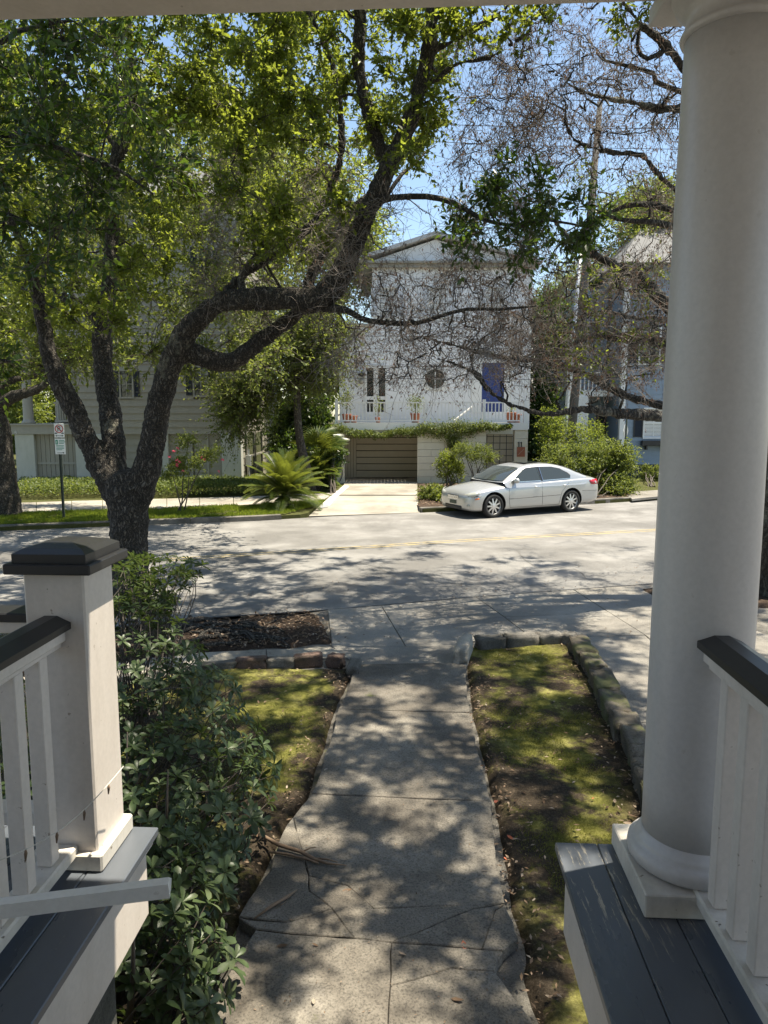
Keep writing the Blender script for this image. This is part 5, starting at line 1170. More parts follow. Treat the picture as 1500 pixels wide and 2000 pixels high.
# crown over the frame: shades walk and street
up = []
while len(up) < 520:
    p = np.array([rg.uniform(-7, 9.5), rg.uniform(3.4, 19.5), rg.uniform(5.2, 14)])
    if p[2] < 2.75 + p[1] * .535 + .25: continue
    if ((p[0] - 1.4) / 7.6) ** 2 + ((p[1] - 10.8) / 8.2) ** 2 + ((p[2] - 8.4) / 5.4) ** 2 > 1: continue
    up.append(p)
low = []
while len(low) < 75:
    p = np.array([rg.uniform(-.2, 4.6), rg.uniform(3.0, 7.5), rg.uniform(5.0, 8.2)])
    if p[2] > 2.75 + p[1] * .535 + .3: low.append(p)
tg += [np.array(A(rg.uniform(370, 580), rg.uniform(10, 250), rg.uniform(9, 12.5))) for _ in range(26)]
ends = sk.grow(tg + up + low, mbb, rg)
branches = mbb.build('branch', M['oakbark'], oak, True); branches['kind'] = 'stuff'
def leafy(ends, ntw, lt, nl, ll, m_leaf, m_twig, parent, spread=1.0, wd=1.0, r_tw=.004, droop=.1, seed=1, leaf_name='crown', start=.45, twig=True, rgl=None):
    rg = np.random.default_rng(seed); O = []; Dm = []
    for path, rad in ends:
        m = len(path); ks = rg.uniform(start, 1, 5) * (m - 1); 
        for k in ks: i = int(min(k, m - 2)); f = k - i; O.append(path[i] * (1 - f) + path[i + 1] * f); Dm.append(norm(path[-1] - path[0])[None][0] * .5)
    O = np.array(O); Dm = np.array(Dm); tw = twigs_from(O, Dm, max(1, ntw // 5), lt[0], lt[1], spread, 4, rg, droop)
    if twig: V, Fc = tubes_np(tw, np.linspace(r_tw, r_tw * .4, 4)[None].repeat(len(tw), 0), 3); stuff('twig', V, Fc, m_twig, parent)
    n = len(tw); t = rg.uniform(.15, 1.02, (n, nl)); seg = np.clip((t * 3).astype(int), 0, 2); f = t * 3 - seg; ii = np.arange(n)[:, None]
    P = tw[ii, seg] * (1 - f[..., None]) + tw[ii, seg + 1] * f[..., None]; ax = norm(tw[:, -1] - tw[:, 0])[:, None]
    D = norm(ax * .7 + rg.normal(size=(n, nl, 3)) * .7 + np.array([0, 0, -droop])); Nv = norm(rg.normal(size=(n, nl, 3)) * .55 + np.array([0, 0, .8]))
    V, Fc, rn = leaves(P.reshape(-1, 3), D.reshape(-1, 3), Nv.reshape(-1, 3), rg.uniform(ll[0], ll[1], n * nl), wd=wd)
    o = stuff(leaf_name, V, Fc, m_leaf, parent, rn); return len(P.reshape(-1, 3))
nL = leafy(ends, 25, (.14, .42), 15, (.055, .09), M['oakleaf'], M['twig'], oak, seed=3)
print('oak leaves', nL)
# nearer dark leafy spray hanging across the sky at right of the trunk
spr = thing('oak_branch', 'dark leafy branch of the oak reaching right against the sky', 'branch', tuple(A(900, 400, 8.6))) if False else oak
mbs = MB(); sk2 = Skel(); p, r = pix_path(L_r7); sk2.add(p, r)
t2 = [np.array(A(rg.uniform(870, 1200), rg.uniform(365, 505), rg.uniform(7.6, 8.8))) for _ in range(24)]
t2 += [np.array(A(rg.uniform(960, 1060), rg.uniform(300, 360), rg.uniform(7.8, 8.6))) for _ in range(3)]
e2 = sk2.grow(t2, mbs, rg, .004, .6, 6); mbs.build('branch', M['oakbark'], oak, True)['kind'] = 'stuff'
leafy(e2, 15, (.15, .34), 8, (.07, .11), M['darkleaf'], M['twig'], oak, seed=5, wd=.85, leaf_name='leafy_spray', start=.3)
# tufts at the very top centre and by the capital
mbs = MB(); sk2 = Skel(); p, r = pix_path(L_r6); sk2.add(p, r); p, r = pix_path(L_r5); sk2.add(p, r)
t2 = [np.array(A(rg.uniform(930, 1060), rg.uniform(-10, 70), rg.uniform(8.2, 8.8))) for _ in range(9)]
e2 = sk2.grow(t2, mbs, rg, .004, .6, 5); mbs.build('branch', M['oakbark'], oak, True)['kind'] = 'stuff'
leafy(e2, 15, (.2, .4), 9, (.06, .1), M['oakleaf'], M['twig'], oak, seed=6, leaf_name='leafy_spray', start=.3)
# bare dead twigs filling the middle: grown off the low limbs
mbs = MB(); sk2 = Skel()
for rws in (L_r8, L_r2, L_r4, L_a, L_r9): p, r = pix_path(rws); sk2.add(p, r)
t2 = [np.array(A(rg.uniform(640, 1030), rg.uniform(400, 720), rg.uniform(8.4, 9.6))) for _ in range(70)]
t2 += [np.array(A(rg.uniform(380, 700), rg.uniform(300, 640), rg.uniform(9.4, 10.6))) for _ in range(60)]
e2 = sk2.grow(t2, mbs, rg, .004, .5, 7, .2); mbs.build('bare_branch', M['twig'], oak, True)['kind'] = 'stuff'
def bare(ends, ntw, lt, parent, m_twig, seed, r_tw=.0035, droop=.05, spread=1.2, sub=3, dead=0, dl=(.03, .05)):
    rg = np.random.default_rng(seed); O = []; Dm = []
    for path, rad in ends:
        m = len(path); ks = rg.uniform(.25, 1, ntw) * (m - 1)
        for k in ks: i = int(min(k, m - 2)); f = k - i; O.append(path[i] * (1 - f) + path[i + 1] * f); Dm.append(norm(path[-1] - path[0]))
    O, Dm = np.array(O), np.array(Dm); tw = twigs_from(O, Dm * .7, 1, lt[0], lt[1], spread, 4, rg, droop)
    V, Fc = tubes_np(tw, np.linspace(r_tw, r_tw * .45, 4)[None].repeat(len(tw), 0), 3)
    O2 = tw[:, 1:].reshape(-1, 3); D2 = np.repeat(norm(tw[:, -1] - tw[:, 0]), 3, 0); t2 = twigs_from(O2, D2 * .8, sub // 3, lt[0] * .3, lt[1] * .5, spread, 3, rg, droop)
    V2, F2 = tubes_np(t2, np.linspace(r_tw * .6, r_tw * .35, 3)[None].repeat(len(t2), 0), 3)
    stuff('twig', np.vstack([V, V2]), np.vstack([Fc, F2 + len(V)]), m_twig, parent)
    if dead:
        allp = t2[:, 1:].reshape(-1, 3); k = rg.choice(len(allp), min(dead, len(allp) * 3)); P = allp[k] + rg.normal(size=(len(k), 3)) * .012
        D = norm(rg.normal(size=(len(k), 3)) * .45 + np.array([0, 0, -1])); Nv = rvec(len(k), rg)
        V, Fc, rn = leaves(P, D, Nv, rg.uniform(dl[0], dl[1], len(k)), wd=.8); stuff('dead_leaves', V, Fc, M['brownleaf'], parent, rn)
bare(e2, 12, (.18, .55), oak, M['palebark'], 21, .0035, dead=1500)
# ================================================================== RIGHT, HALF-DEAD OAK
rt = thing('dying_oak_tree', 'half-bare live oak with grey limbs and dead brown twigs entering from the right', 'tree', tuple(A(1535, 1180, 11)))
K_tr = [(1535, 1215, 11, 130), (1530, 1170, 11, 95), (1516, 1080, 11, 66), (1507, 980, 11, 58), (1497, 900, 11, 56), (1492, 830, 11, 56), (1470, 760, 11.0, 50), (1450, 660, 11.0, 48), (1440, 540, 11, 46), (1430, 400, 11, 40), (1420, 280, 11, 34), (1400, 160, 11, 30), (1380, 60, 11, 24)]
K1 = [(1492, 850, 11, 44), (1420, 830, 10.9, 36), (1350, 818, 10.7, 31), (1290, 813, 10.5, 28), (1207, 808, 10.2, 24), (1137, 799, 10, 18), (1076, 809, 9.8, 14), (1010, 795, 9.6, 13), (973, 777, 9.5, 12), (945, 752, 9.4, 12), (927, 728, 9.4, 11), (880, 708, 9.3, 8), (832, 690, 9.3, 6), (790, 640, 9.2, 4)]
K2 = [(1480, 800, 11, 30), (1400, 800, 11.2, 24), (1300, 793, 11.3, 19), (1230, 776, 11.3, 19), (1183, 752, 11.3, 18), (1137, 729, 11.2, 15), (1067, 707, 11, 13), (1011, 702, 10.8, 12), (950, 692, 10.6, 11), (903, 678, 10.5, 9), (860, 668, 10.4, 8), (790, 640, 10.3, 6), (720, 610, 10.2, 4)]
K3 = [(1450, 690, 11, 34), (1380, 680, 11.2, 28), (1300, 672, 11.2, 25), (1253, 660, 11.1, 24), (1207, 659, 11, 20), (1160, 655, 10.9, 14), (1113, 674, 10.8, 11), (1043, 690, 10.7, 8), (960, 720, 10.6, 5)]
K4 = [(1450, 690, 11, 34), (1370, 640, 10.8, 30), (1300, 594, 10.6, 28), (1253, 543, 10.4, 26), (1207, 520, 10.2, 22), (1160, 497, 10, 18), (1113, 466, 9.9, 12), (1080, 430, 9.8, 8), (1030, 400, 9.7, 5)]
K5 = [(1445, 640, 11, 24), (1370, 632, 11.3, 17), (1300, 626, 11.4, 13), (1244, 622, 11.4, 12), (1193, 610, 11.3, 10), (1150, 613, 11.2, 8), (1113, 632, 11.1, 7), (1040, 625, 11, 5), (960, 600, 11, 4)]
U1 = [(1432, 440, 11, 28), (1370, 400, 10.9, 18), (1313, 366, 10.8, 14), (1276, 330, 10.7, 13), (1255, 304, 10.6, 12), (1207, 299, 10.5, 11), (1153, 288, 10.4, 10), (1121, 271, 10.3, 10), (1104, 235, 10.2, 9), (1104, 197, 10.2, 7), (1094, 155, 10.1, 6), (1070, 130, 10.1, 4)]
U2 = [(1415, 260, 11, 30), (1370, 225, 10.8, 22), (1332, 212, 10.7, 20), (1287, 213, 10.6, 17), (1233, 200, 10.5, 14), (1180, 191, 10.4, 12), (1127, 175, 10.3, 9), (1084, 144, 10.2, 7), (1020, 112, 10.1, 4)]
U3 = [(1400, 190, 11, 26), (1350, 150, 10.7, 20), (1335, 132, 10.6, 19), (1303, 91, 10.4, 18), (1265, 58, 10.2, 15), (1245, 40, 10.1, 12), (1200, -20, 10, 9)]
U4 = [(1400, 210, 11, 14), (1335, 181, 10.9, 10), (1281, 160, 10.8, 9), (1276, 143, 10.8, 8), (1223, 128, 10.7, 6), (1180, 118, 10.7, 4)]
U5 = [(1432, 450, 11, 20), (1319, 412, 11.2, 12), (1265, 399, 11.2, 11), (1223, 402, 11.2, 9), (1190, 416, 11.2, 6), (1130, 440, 11.2, 4)]
U6 = [(1435, 470, 11, 20), (1319, 443, 10.7, 13), (1276, 434, 10.6, 11), (1207, 428, 10.5, 8), (1140, 400, 10.4, 4)]
U7 = [(1303, 95, 10.4, 10), (1265, 115, 10.3, 8), (1245, 92, 10.3, 7), (1250, 50, 10.3, 6), (1235, 80, 10.2, 4)]
tub = []; skr = Skel()
for rws, n in ((K_tr, 18), (K1, 12), (K2, 12), (K3, 12), (K4, 12), (K5, 8), (U1, 10), (U2, 10), (U3, 10)):
    p, r = pix_path(rws); tub.append((p, r, n)); 
    if rws is not K_tr: skr.add(p[len(p) // 4:], r[len(p) // 4:])
big_limbs('trunk', tub, M['deadbark'], rt, .035)
mbr = MB()
for rws in (U4, U5, U6, U7): p, r = pix_path(rws); mbr.tube(p, r, 8, rough=.12); skr.add(p, r)
tgr = [np.array(A(rg.uniform(960, 1340), rg.uniform(20, 720), rg.uniform(9.3, 13.6))) for _ in range(290)]
tgr += [np.array(A(rg.uniform(880, 1060), rg.uniform(60, 480), rg.uniform(9.3, 12))) for _ in range(65)]
tgr += [np.array(A(rg.uniform(690, 1280), rg.uniform(520, 755), rg.uniform(9.2, 11.5))) for _ in range(155)]
upr = []
while len(upr) < 230:
    p = np.array([rg.uniform(1, 11), rg.uniform(6, 18), rg.uniform(6, 13)])
    if p[2] > 2.75 + p[1] * .535 + .2 and ((p[0] - 6) / 5) ** 2 + ((p[1] - 12) / 6) ** 2 < 1: upr.append(p)
er = skr.grow(tgr + upr, mbr, rg, .0075, .8, 8, .22)
mbr.build('branch', M['deadbark'], rt, True)['kind'] = 'stuff'
n_up = [e for e in er if e[0][-1][2] > 2.75 + e[0][-1][1] * .53][::3]; leafy(n_up, 15, (.15, .4), 10, (.06, .09), M['oakleaf'], M['twig'], rt, seed=19, leaf_name='crown')
bare(er, 8, (.2, .6), rt, M['palebark'], 31, .0042, sub=3, dead=33000, dl=(.03, .052))
# some live green tufts on it
gk = [e for e in er if 1080 < proj(e[0][-1])[0] < 1330 and 330 < proj(e[0][-1])[1] < 720][::3]
if gk: leafy(gk, 10, (.2, .4), 7, (.04, .07), M['oakleaf'], M['twig'], rt, seed=8, leaf_name='leafy_spray', twig=False)
topg = skr.grow([np.array(A(rg.uniform(1205, 1275), rg.uniform(0, 55), 9.9)) for _ in range(5)], (mq := MB()), rg, .004, .5, 5); mq.build('branch', M['deadbark'], rt, True)['kind'] = 'stuff'
leafy(topg, 10, (.15, .3), 8, (.06, .1), M['oakleaf'], M['twig'], rt, seed=9, leaf_name='leafy_spray', start=.4)
# ================================================================== LEFT STREET TREE beyond the road
lt = thing('street_tree', 'thick leaning oak trunk at the left picture edge beyond the road', 'tree', tuple(A(14, 1015, 19.6)))
Q_tr = [(14, 1030, 19.6, 92), (12, 1005, 19.6, 66), (8, 950, 19.6, 56), (2, 890, 19.6, 52), (-6, 830, 19.6, 48), (-24, 770, 19.6, 44), (-60, 680, 19.6, 40), (-90, 560, 19.6, 34), (-100, 430, 19.6, 28), (-100, 300, 19.6, 22)]
Q1 = [(-8, 812, 19.6, 34), (8, 785, 19.5, 27), (40, 770, 19.3, 24), (70, 762, 19.1, 20), (98, 742, 19, 17), (140, 700, 18.8, 13), (190, 660, 18.6, 9)]
Q2 = [(-20, 780, 19.6, 26), (10, 748, 19.8, 18), (45, 738, 20, 14), (75, 733, 20.1, 11), (110, 700, 20.3, 8)]
tub = []; skl = Skel()
for rws in (Q_tr, Q1, Q2): p, r = pix_path(rws); tub.append((p, r, 14)); skl.add(p, r)
big_limbs('trunk', tub, M['oakbark'], lt, .06)
mbl = MB(); tgl = [np.array(A(rg.uniform(-340, 560), rg.uniform(200, 735) , rg.uniform(15.5, 22.5))) for _ in range(270)]
el = skl.grow(tgl, mbl, rg, .012, .6, 6); mbl.build('branch', M['oakbark'], lt, True)['kind'] = 'stuff'
leafy(el, 25, (.35, .9), 13, (.08, .125), M['limeleaf'], M['twig'], lt, seed=12, r_tw=.008)
# ================================================================== MID AND BACKGROUND TREES
def tree(label, base_px, D, h, crown, n, seed, leaf, ll, m_leaf='oakleaf', tr=.25, ntw=25, nl=13, lt_=(.5, 1.3), name='tree', group=None):
    """crown: list of (px, py, rx_px, ry_px, depth)"""
    b = A(base_px, 900, D); b.z = 0; root = thing(name, label, 'tree', tuple(b), group=group); rg = np.random.default_rng(seed); sk = Skel()
    cpt = A(crown[0][0], crown[0][1] + crown[0][3] * .5, D); pts = [b.lerp(cpt, t) + Vector((math.sin(t * 5 + seed) * .25 * t, 0, 0)) for t in [i / 8 for i in range(9)]]; pts[0].z = -.05
    rad = [tr * (1.25 - t * .75) for t in [i / 8 for i in range(9)]]; MB().tube(pts, rad, 12, rough=.15).build('trunk', M['oakbark'], root, True); sk.add(pts[4:], rad[4:])
    tg = []
    for i in range(n):
        c = crown[rg.integers(len(crown))]; v = rg.normal(size=3); v = v / np.linalg.norm(v) * rg.uniform(.35, 1) ** .5
        tg.append(np.array(A(c[0] + v[0] * c[2], c[1] + v[1] * c[3], D + v[2] * c[4])))
    mb = MB(); e = sk.grow(tg, mb, rg, .012, .6, 6); mb.build('branch', M['oakbark'], root, True)['kind'] = 'stuff'
    leafy(e, ntw, lt_, nl, (ll * .8, ll * 1.25), M[m_leaf], M['twig'], root, seed=seed, r_tw=.007, twig=D < 26); return root
tree('pale green tree drooping in front of the taupe house beside the driveway', 610, 25.5, 8, [(560, 640, 110, 110, 1.6), (500, 720, 80, 70, 1.2), (610, 560, 70, 130, 1.6), (470, 790, 30, 50, .8), (620, 700, 40, 60, 1.2)], 150, 41, .5, .10, 'limeleaf', .16)
tree('tall dark tree behind and between the taupe and white houses', 640, 38, 14, [(610, 560, 110, 200, 3), (560, 380, 160, 160, 4), (690, 470, 40, 60, 2)], 130, 42, .5, .2, 'oakleaf', .35, lt_=(.8, 1.8))
tree('broad green tree rising behind the roof of the taupe house', 250, 44, 16, [(300, 330, 240, 160, 4), (60, 420, 160, 220, 4), (480, 420, 120, 130, 4)], 170, 43, .5, .24, 'oakleaf', .4, lt_=(1, 2.2))
tree('leafy tree filling the far left beyond the side porch', -10, 36, 12, [(-20, 720, 90, 120, 3), (60, 640, 80, 90, 3), (-60, 560, 120, 120, 3)], 110, 44, .5, .17, 'limeleaf', .3, lt_=(.8, 1.6))
tree('green tree behind the wooden utility pole right of the white house', 1200, 39, 12, [(1190, 600, 100, 110, 3), (1290, 560, 90, 120, 3), (1120, 620, 60, 80, 2), (1250, 450, 80, 70, 3), (1300, 420, 70, 60, 3)], 230, 45, .5, .16, 'limeleaf', .3, lt_=(.7, 1.5))
tree('dark evergreen tree growing in the gap right of the white house', 1058, 34, 8, [(1060, 760, 26, 90, 1.4), (1050, 860, 26, 60, 1.2), (1075, 640, 40, 80, 2)], 90, 46, .5, .14, 'darkleaf', .16, lt_=(.4, .9))
tree('low dark tree beside the steps at the gap left of the white house', 605, 31, 6, [(600, 780, 45, 80, 1.5), (575, 850, 30, 40, 1.0)], 80, 47, .5, .16, 'darkleaf', .12, lt_=(.4, .9))
tree('distant tree seen right of the column above the street', 1560, 42, 12, [(1530, 640, 120, 200, 4), (1450, 500, 120, 150, 4), (1380, 640, 90, 140, 3)], 130, 48, .5, .2, 'oakleaf', .35, lt_=(.9, 1.8))
tree('hazy green tree far behind the left street tree', -180, 55, 14, [(-100, 760, 150, 130, 5), (0, 800, 60, 60, 3)], 80, 49, .5, .3, 'limeleaf', .35, lt_=(1.2, 2.4))

for i, (px, D, py, rx, ry) in enumerate(((-150, 62, 740, 170, 140), (90, 70, 760, 130, 110), (330, 66, 740, 130, 130), (560, 72, 740, 110, 120), (1010, 70, 740, 120, 120), (1240, 66, 730, 120, 130), (1480, 62, 720, 130, 150))):
    tree(['big pale tree closing the view at the far left', 'distant tree behind the side porch', 'distant tree behind the taupe house', 'distant tree in the gap between the two houses', 'distant tree behind the right end of the white house', 'distant tree behind the blue house', 'distant tree beyond the street at the right picture edge'][i], px, D, 14, [(px, py, rx, ry, 4)], 85, 150 + i, .5, .34, 'oakleaf' if i % 2 else 'limeleaf', .4, 25, 12, (1.2, 2.6))
# nearer tree outside the left edge whose leafy branches hang into the view
nt_ = thing('overhanging_tree', 'near tree at the left whose dark broad leaves hang in from the upper left', 'tree', (-5.6, 7.4, 0))
sk = Skel(); mb = MB(); pts = [Vector((-5.6, 7.4, -.05)), Vector((-5.5, 7.3, 2)), Vector((-5.2, 7.0, 4)), Vector((-4.8, 6.8, 5.6)), Vector((-4.5, 6.7, 7))]
mb.tube(pts, [.22, .17, .15, .12, .07], 14, rough=.15); mb.build('trunk', M['oakbark'], nt_, True); mb = MB()
for rws in ([(-260, 330, 6.9, 26), (-120, 268, 6.6, 16), (0, 262, 6.4, 12), (55, 272, 6.3, 11), (110, 287, 6.2, 10), (165, 305, 6.1, 8), (230, 330, 6.1, 6), (300, 380, 6.2, 4)], [(-200, 150, 7, 18), (-60, 120, 6.8, 12), (40, 60, 6.6, 8), (140, 40, 6.6, 5)], [(-240, 420, 6.9, 20), (-100, 410, 6.8, 12), (20, 420, 6.7, 8), (120, 470, 6.8, 5)], [(-200, 640, 7, 16), (-60, 690, 6.8, 9), (20, 706, 6.7, 5)]):
    p, r_ = pix_path(rws); mb.tube(p, r_, 8, rough=.1); sk.add(p, r_); mb.tube([Vector((-5.0, 6.9, 4.6)), p[0]], [.06, r_[0]], 8)
rg = np.random.default_rng(201); tn = []
while len(tn) < 62:
    x, y = rg.uniform(-120, 430), rg.uniform(40, 560)
    if x > 400 - abs(y - 260) * .75: continue
    tn.append(np.array(A(x, y, rg.uniform(5.8, 7.2))))
tn += [np.array(A(rg.uniform(-60, 95), rg.uniform(706, 728), rg.uniform(6.5, 7))) for _ in range(5)]
e = sk.grow(tn, mb, rg, .004, .5, 6); mb.build('branch', M['oakbark'], nt_, True)['kind'] = 'stuff'
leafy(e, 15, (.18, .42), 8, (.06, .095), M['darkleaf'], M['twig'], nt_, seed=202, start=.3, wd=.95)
# ================================================================== NEAR SHRUB WITH WHORLED LEAVES
def obovate():
    st = [(0, .02, 0), (.30, .10, .015), (.62, .19, .02), (.86, .17, .0)]
    V = []
    for x, w_, z in st: V += [(x, w_, z + .05 * w_ / .19), (x, 0, z), (x, -w_, z + .05 * w_ / .19)]
    V.append((1.0, 0, -.03)); F_ = []
    for i in range(3):
        a = i * 3; F_ += [(a, a + 1, a + 4), (a, a + 4, a + 3), (a + 1, a + 2, a + 5), (a + 1, a + 5, a + 4)]
    F_ += [(9, 10, 12), (10, 11, 12)]
    V = np.array(V); V[:, 2] -= .18 * V[:, 0] ** 2
    return V, np.array(F_)
OB = obovate()
bush = thing('whorled_shrub', 'large dark green shrub with whorled glossy leaves beside the left porch', 'shrub', tuple(G(380, 1800, 0)))
rg = np.random.default_rng(77)
# outline in the photograph, right edge of the shrub by row; depth grows towards the top
def bush_pt():
    while True:
        y = rg.uniform(1085, 2080); 
        edge = np.interp(y, [1085, 1130, 1200, 1290, 1380, 1480, 1600, 1700, 1790, 1900, 2000, 2080], [400, 390, 335, 430, 500, 545, 520, 455, 430, 470, 440, 420])
        x = rg.uniform(-60 if y > 1200 else 225, edge); 
        if y < 1180 and x > 300 and rg.random() < .35: continue
        D = np.interp(y, [1085, 1200, 1400, 1600, 1800, 2000], [6.6, 5.9, 4.7, 3.7, 3.05, 2.7]) + rg.uniform(-.15, .9)
        p = A(x, y, D)
        if p.z < .12 or p.z > 2.0: continue
        px_ = PF.inverted() @ p
        if px_.x < -.86 and px_.y < 2.44 and True: continue
        return np.array(p), D
base = np.array([(-1.55, 3.4, .0), (-1.25, 3.1, 0), (-1.7, 4.4, 0), (-1.9, 5.3, 0), (-1.1, 2.75, 0), (-1.3, 3.9, 0), (-2.4, 3.6, 0)])
W = []; 
while len(W) < 1150:
    p, D = bush_pt(); 
    if any(np.linalg.norm(p - q) < .055 for q in W[-250:]): continue
    W.append(p)
W = np.array(W); mb = MB(); outd = []
for p in W:
    b = base[np.argmin(np.linalg.norm(base[:, :2] - p[:2], axis=1) + rg.uniform(0, .5, len(base)))]
    d = norm((p - b)[None])[0]; out = norm((d + np.array([.25, -.15, .35]) + rg.normal(size=3) * .35)[None])[0]; outd.append(out)
    q = p - out * rg.uniform(.18, .45); path = [Vector(p), Vector((p + q) / 2 + rg.normal(size=3) * .01), Vector(q), Vector(q * .45 + b * .55 + rg.normal(size=3) * .05 + np.array([0, 0, .12]))]
    path = path if rg.random() < .25 else path[:3]; mb.tube(path, [.0028, .0035, .005, .007][:len(path)], 4, cap=False)
outd = np.array(outd); mb.build('stem', M['twig'], bush, True)['kind'] = 'stuff'
for b in base: MB().tube([Vector(b) - Vector((0, 0, .05)), Vector(b) + Vector((.05, .03, .4)), Vector(b) + Vector((.1, -.05, .8))], [.022, .012, .003], 7, rough=.2).build('trunk', M['twig'], bush, True)
# leaf meshes for the individually built leaves
leafme = [];
for k in range(4):
    V = OB[0].copy(); V[:, 2] += [0, .05, -.08, .02][k] * np.sin(V[:, 0] * 3) ; V[:, 1] *= [1, .9, 1.1, 1][k]
    me = np_mesh('leaf', V, OB[1], M['bushleaf'], np.full(len(OB[1]), [.2, .45, .7, .95][k]), True); leafme.append(me)
Pn = []; Dn = []; Nn = []; Ln = []
for w_, o_ in zip(W, outd):
    nl = rg.integers(7, 11); u = norm(np.cross(o_, rg.normal(size=3))[None])[0]; v = np.cross(o_, u); sz = rg.uniform(.062, .098)
    for k in range(nl):
        a = k * 2.4 + rg.uniform(-.3, .3); el = .12 + .75 * (k / nl) + rg.uniform(-.12, .12); rad_ = np.cos(a) * u + np.sin(a) * v
        d = rad_ * np.cos(el) + o_ * np.sin(el) - np.array([0, 0, .15]); Pn.append(w_ - o_ * .012 * (1 - k / nl)); Dn.append(d); Nn.append(o_ * np.cos(el) - rad_ * np.sin(el)); Ln.append(sz * (1.15 - .45 * k / nl) * rg.uniform(.9, 1.1))
Pn, Dn, Nn, Ln = map(np.array, (Pn, Dn, Nn, Ln))
px, py, zc = proj(Pn); vis = (px > 240) & (px < 600) & (py > 1150) & (py < 1995); score = Ln / zc * vis; order = np.argsort(-score)
big = order[:290]; rest = order[290:]
V, Fc, rn = leaves(Pn[rest], Dn[rest], Nn[rest], Ln[rest], OB); stuff('foliage', V, Fc, M['bushleaf'], bush, rn, True)
inv = bush.matrix_basis.inverted() if False else Matrix.Translation(bush.location).inverted()
for j, i in enumerate(big):
    D = norm(Dn[i][None])[0]; B = norm(np.cross(Nn[i], D)[None])[0]; N_ = np.cross(D, B); L = Ln[i]
    o = bpy.data.objects.new('leaf', leafme[j % 4]); COL.objects.link(o); o.parent = bush
    o.matrix_basis = inv @ Matrix(((D[0] * L, B[0] * L, N_[0] * L, Pn[i][0]), (D[1] * L, B[1] * L, N_[1] * L, Pn[i][1]), (D[2] * L, B[2] * L, N_[2] * L, Pn[i][2]), (0, 0, 0, 1)))
# ================================================================== OTHER PLANTS
def shrub(name, label, base, blobs, n, leaf, mleaf, seed, cat='shrub', stems=7, ntw=15, nl=9, lt_=(.15, .4), group=None, spikes=0):
    """blobs: (px, py, rx px, ry px, D, depth m)"""
    root = thing(name, label, cat, tuple(base), group=group); rg = np.random.default_rng(seed); sk = Skel(); mb = MB()
    for k in range(stems):
        c = blobs[k % len(blobs)]; q = A(c[0] + rg.uniform(-.5, .5) * c[2], c[1] + rg.uniform(-.2, .6) * c[3], c[4] + rg.uniform(-.3, .3) * c[5]); b = Vector(base) + Vector((rg.uniform(-.12, .12), rg.uniform(-.1, .1), -.03))
        pts = [b.lerp(q, t) + Vector((0, 0, .12 * math.sin(t * 3))) + Vector(rg.normal(size=3) * .02) for t in [i / 6 for i in range(7)]]; r = [.022 - .014 * i / 6 for i in range(7)]; mb.tube(pts, r, 5, cap=False); sk.add(pts, r)
    tg = []
    for i in range(n):
        c = blobs[rg.integers(len(blobs))]; v = rg.normal(size=3); v = v / np.linalg.norm(v) * rg.uniform(.3, 1) ** .5; p = np.array(A(c[0] + v[0] * c[2], c[1] + v[1] * c[3], c[4] + v[2] * c[5])); p[2] = max(p[2], base[2] + .08); tg.append(p)
    e = sk.grow(tg, mb, rg, .004, .6, 5); mb.build('stem', M['twig'], root, True)['kind'] = 'stuff'
    leafy(e, ntw, lt_, nl, (leaf * .8, leaf * 1.25), M[mleaf], M['twig'], root, seed=seed, r_tw=.003, twig=False, leaf_name='foliage'); return root
b_ = lambda px, py, z=FZ: A(px, py, G(px, py, z).y)
shrub('garden_shrub', 'big bright green shrub behind the trunk of the silver sedan', b_(1150, 975), [(1110, 905, 55, 40, 25.5, 1.0), (1180, 900, 50, 45, 25.5, 1.0), (1150, 930, 80, 45, 25.2, 1.0), (1205, 955, 35, 25, 25, .8), (1215, 895, 22, 25, 25.4, .6)], 330, .075, 'limeleaf', 61, nl=13, lt_=(.2, .5))
shrub('garden_shrub', 'tall loose shrub with reddish blooms between the white house and the utility pole', b_(1080, 960), [(1080, 840, 28, 50, 27.5, .7), (1150, 850, 35, 35, 27.6, .7)], 90, .065, 'oakleaf', 62, lt_=(.2, .5))
shrub('garden_shrub', 'rounded dark green shrub at the left foot of the block wall', b_(880, 955), [(880, 918, 28, 30, 27.2, .6), (872, 900, 20, 16, 27.2, .5)], 150, .06, 'oakleaf', 63, lt_=(.12, .3))
shrub('small_tree', 'open yellow-green shrub on thin splayed stems before the block wall', b_(930, 955), [(930, 885, 32, 15, 26.8, .6), (905, 880, 25, 14, 26.8, .5), (950, 893, 18, 14, 26.8, .5)], 110, .055, 'limeleaf', 64, 'shrub', 6, lt_=(.12, .35))
shrub('garden_shrub', 'small round clipped shrub before the blue house', b_(1272, 950), [(1272, 925, 24, 18, 30.5, .5)], 80, .06, 'limeleaf', 65, lt_=(.1, .22))
shrub('ground_plant', 'low spiky pale plants on the bank beside the driveway', b_(840, 975), [(838, 962, 26, 16, 23.5, .6), (858, 968, 22, 14, 23.3, .5)], 90, .075, 'limeleaf', 66, 'plant', 6, lt_=(.1, .25))
shrub('ground_plant', 'low green plants in front of the clipped shrub by the kerb', b_(868, 985), [(868, 975, 18, 12, 22.5, .4), (900, 962, 30, 8, 24.5, .4)], 60, .08, 'oakleaf', 67, 'plant', 5, lt_=(.1, .2))
shrub('garden_shrub', 'dark leafy shrub against the left pillar of the white house', b_(650, 965), [(640, 915, 22, 35, 27.3, .6), (655, 880, 14, 25, 27.6, .4)], 80, .11, 'darkleaf', 68, lt_=(.12, .3))
shrub('garden_shrub', 'shaded evergreen shrub beside the sago palm', b_(600, 955), [(610, 900, 45, 35, 29, .8), (570, 880, 30, 35, 29.5, .8)], 110, .12, 'darkleaf', 69, lt_=(.15, .35))
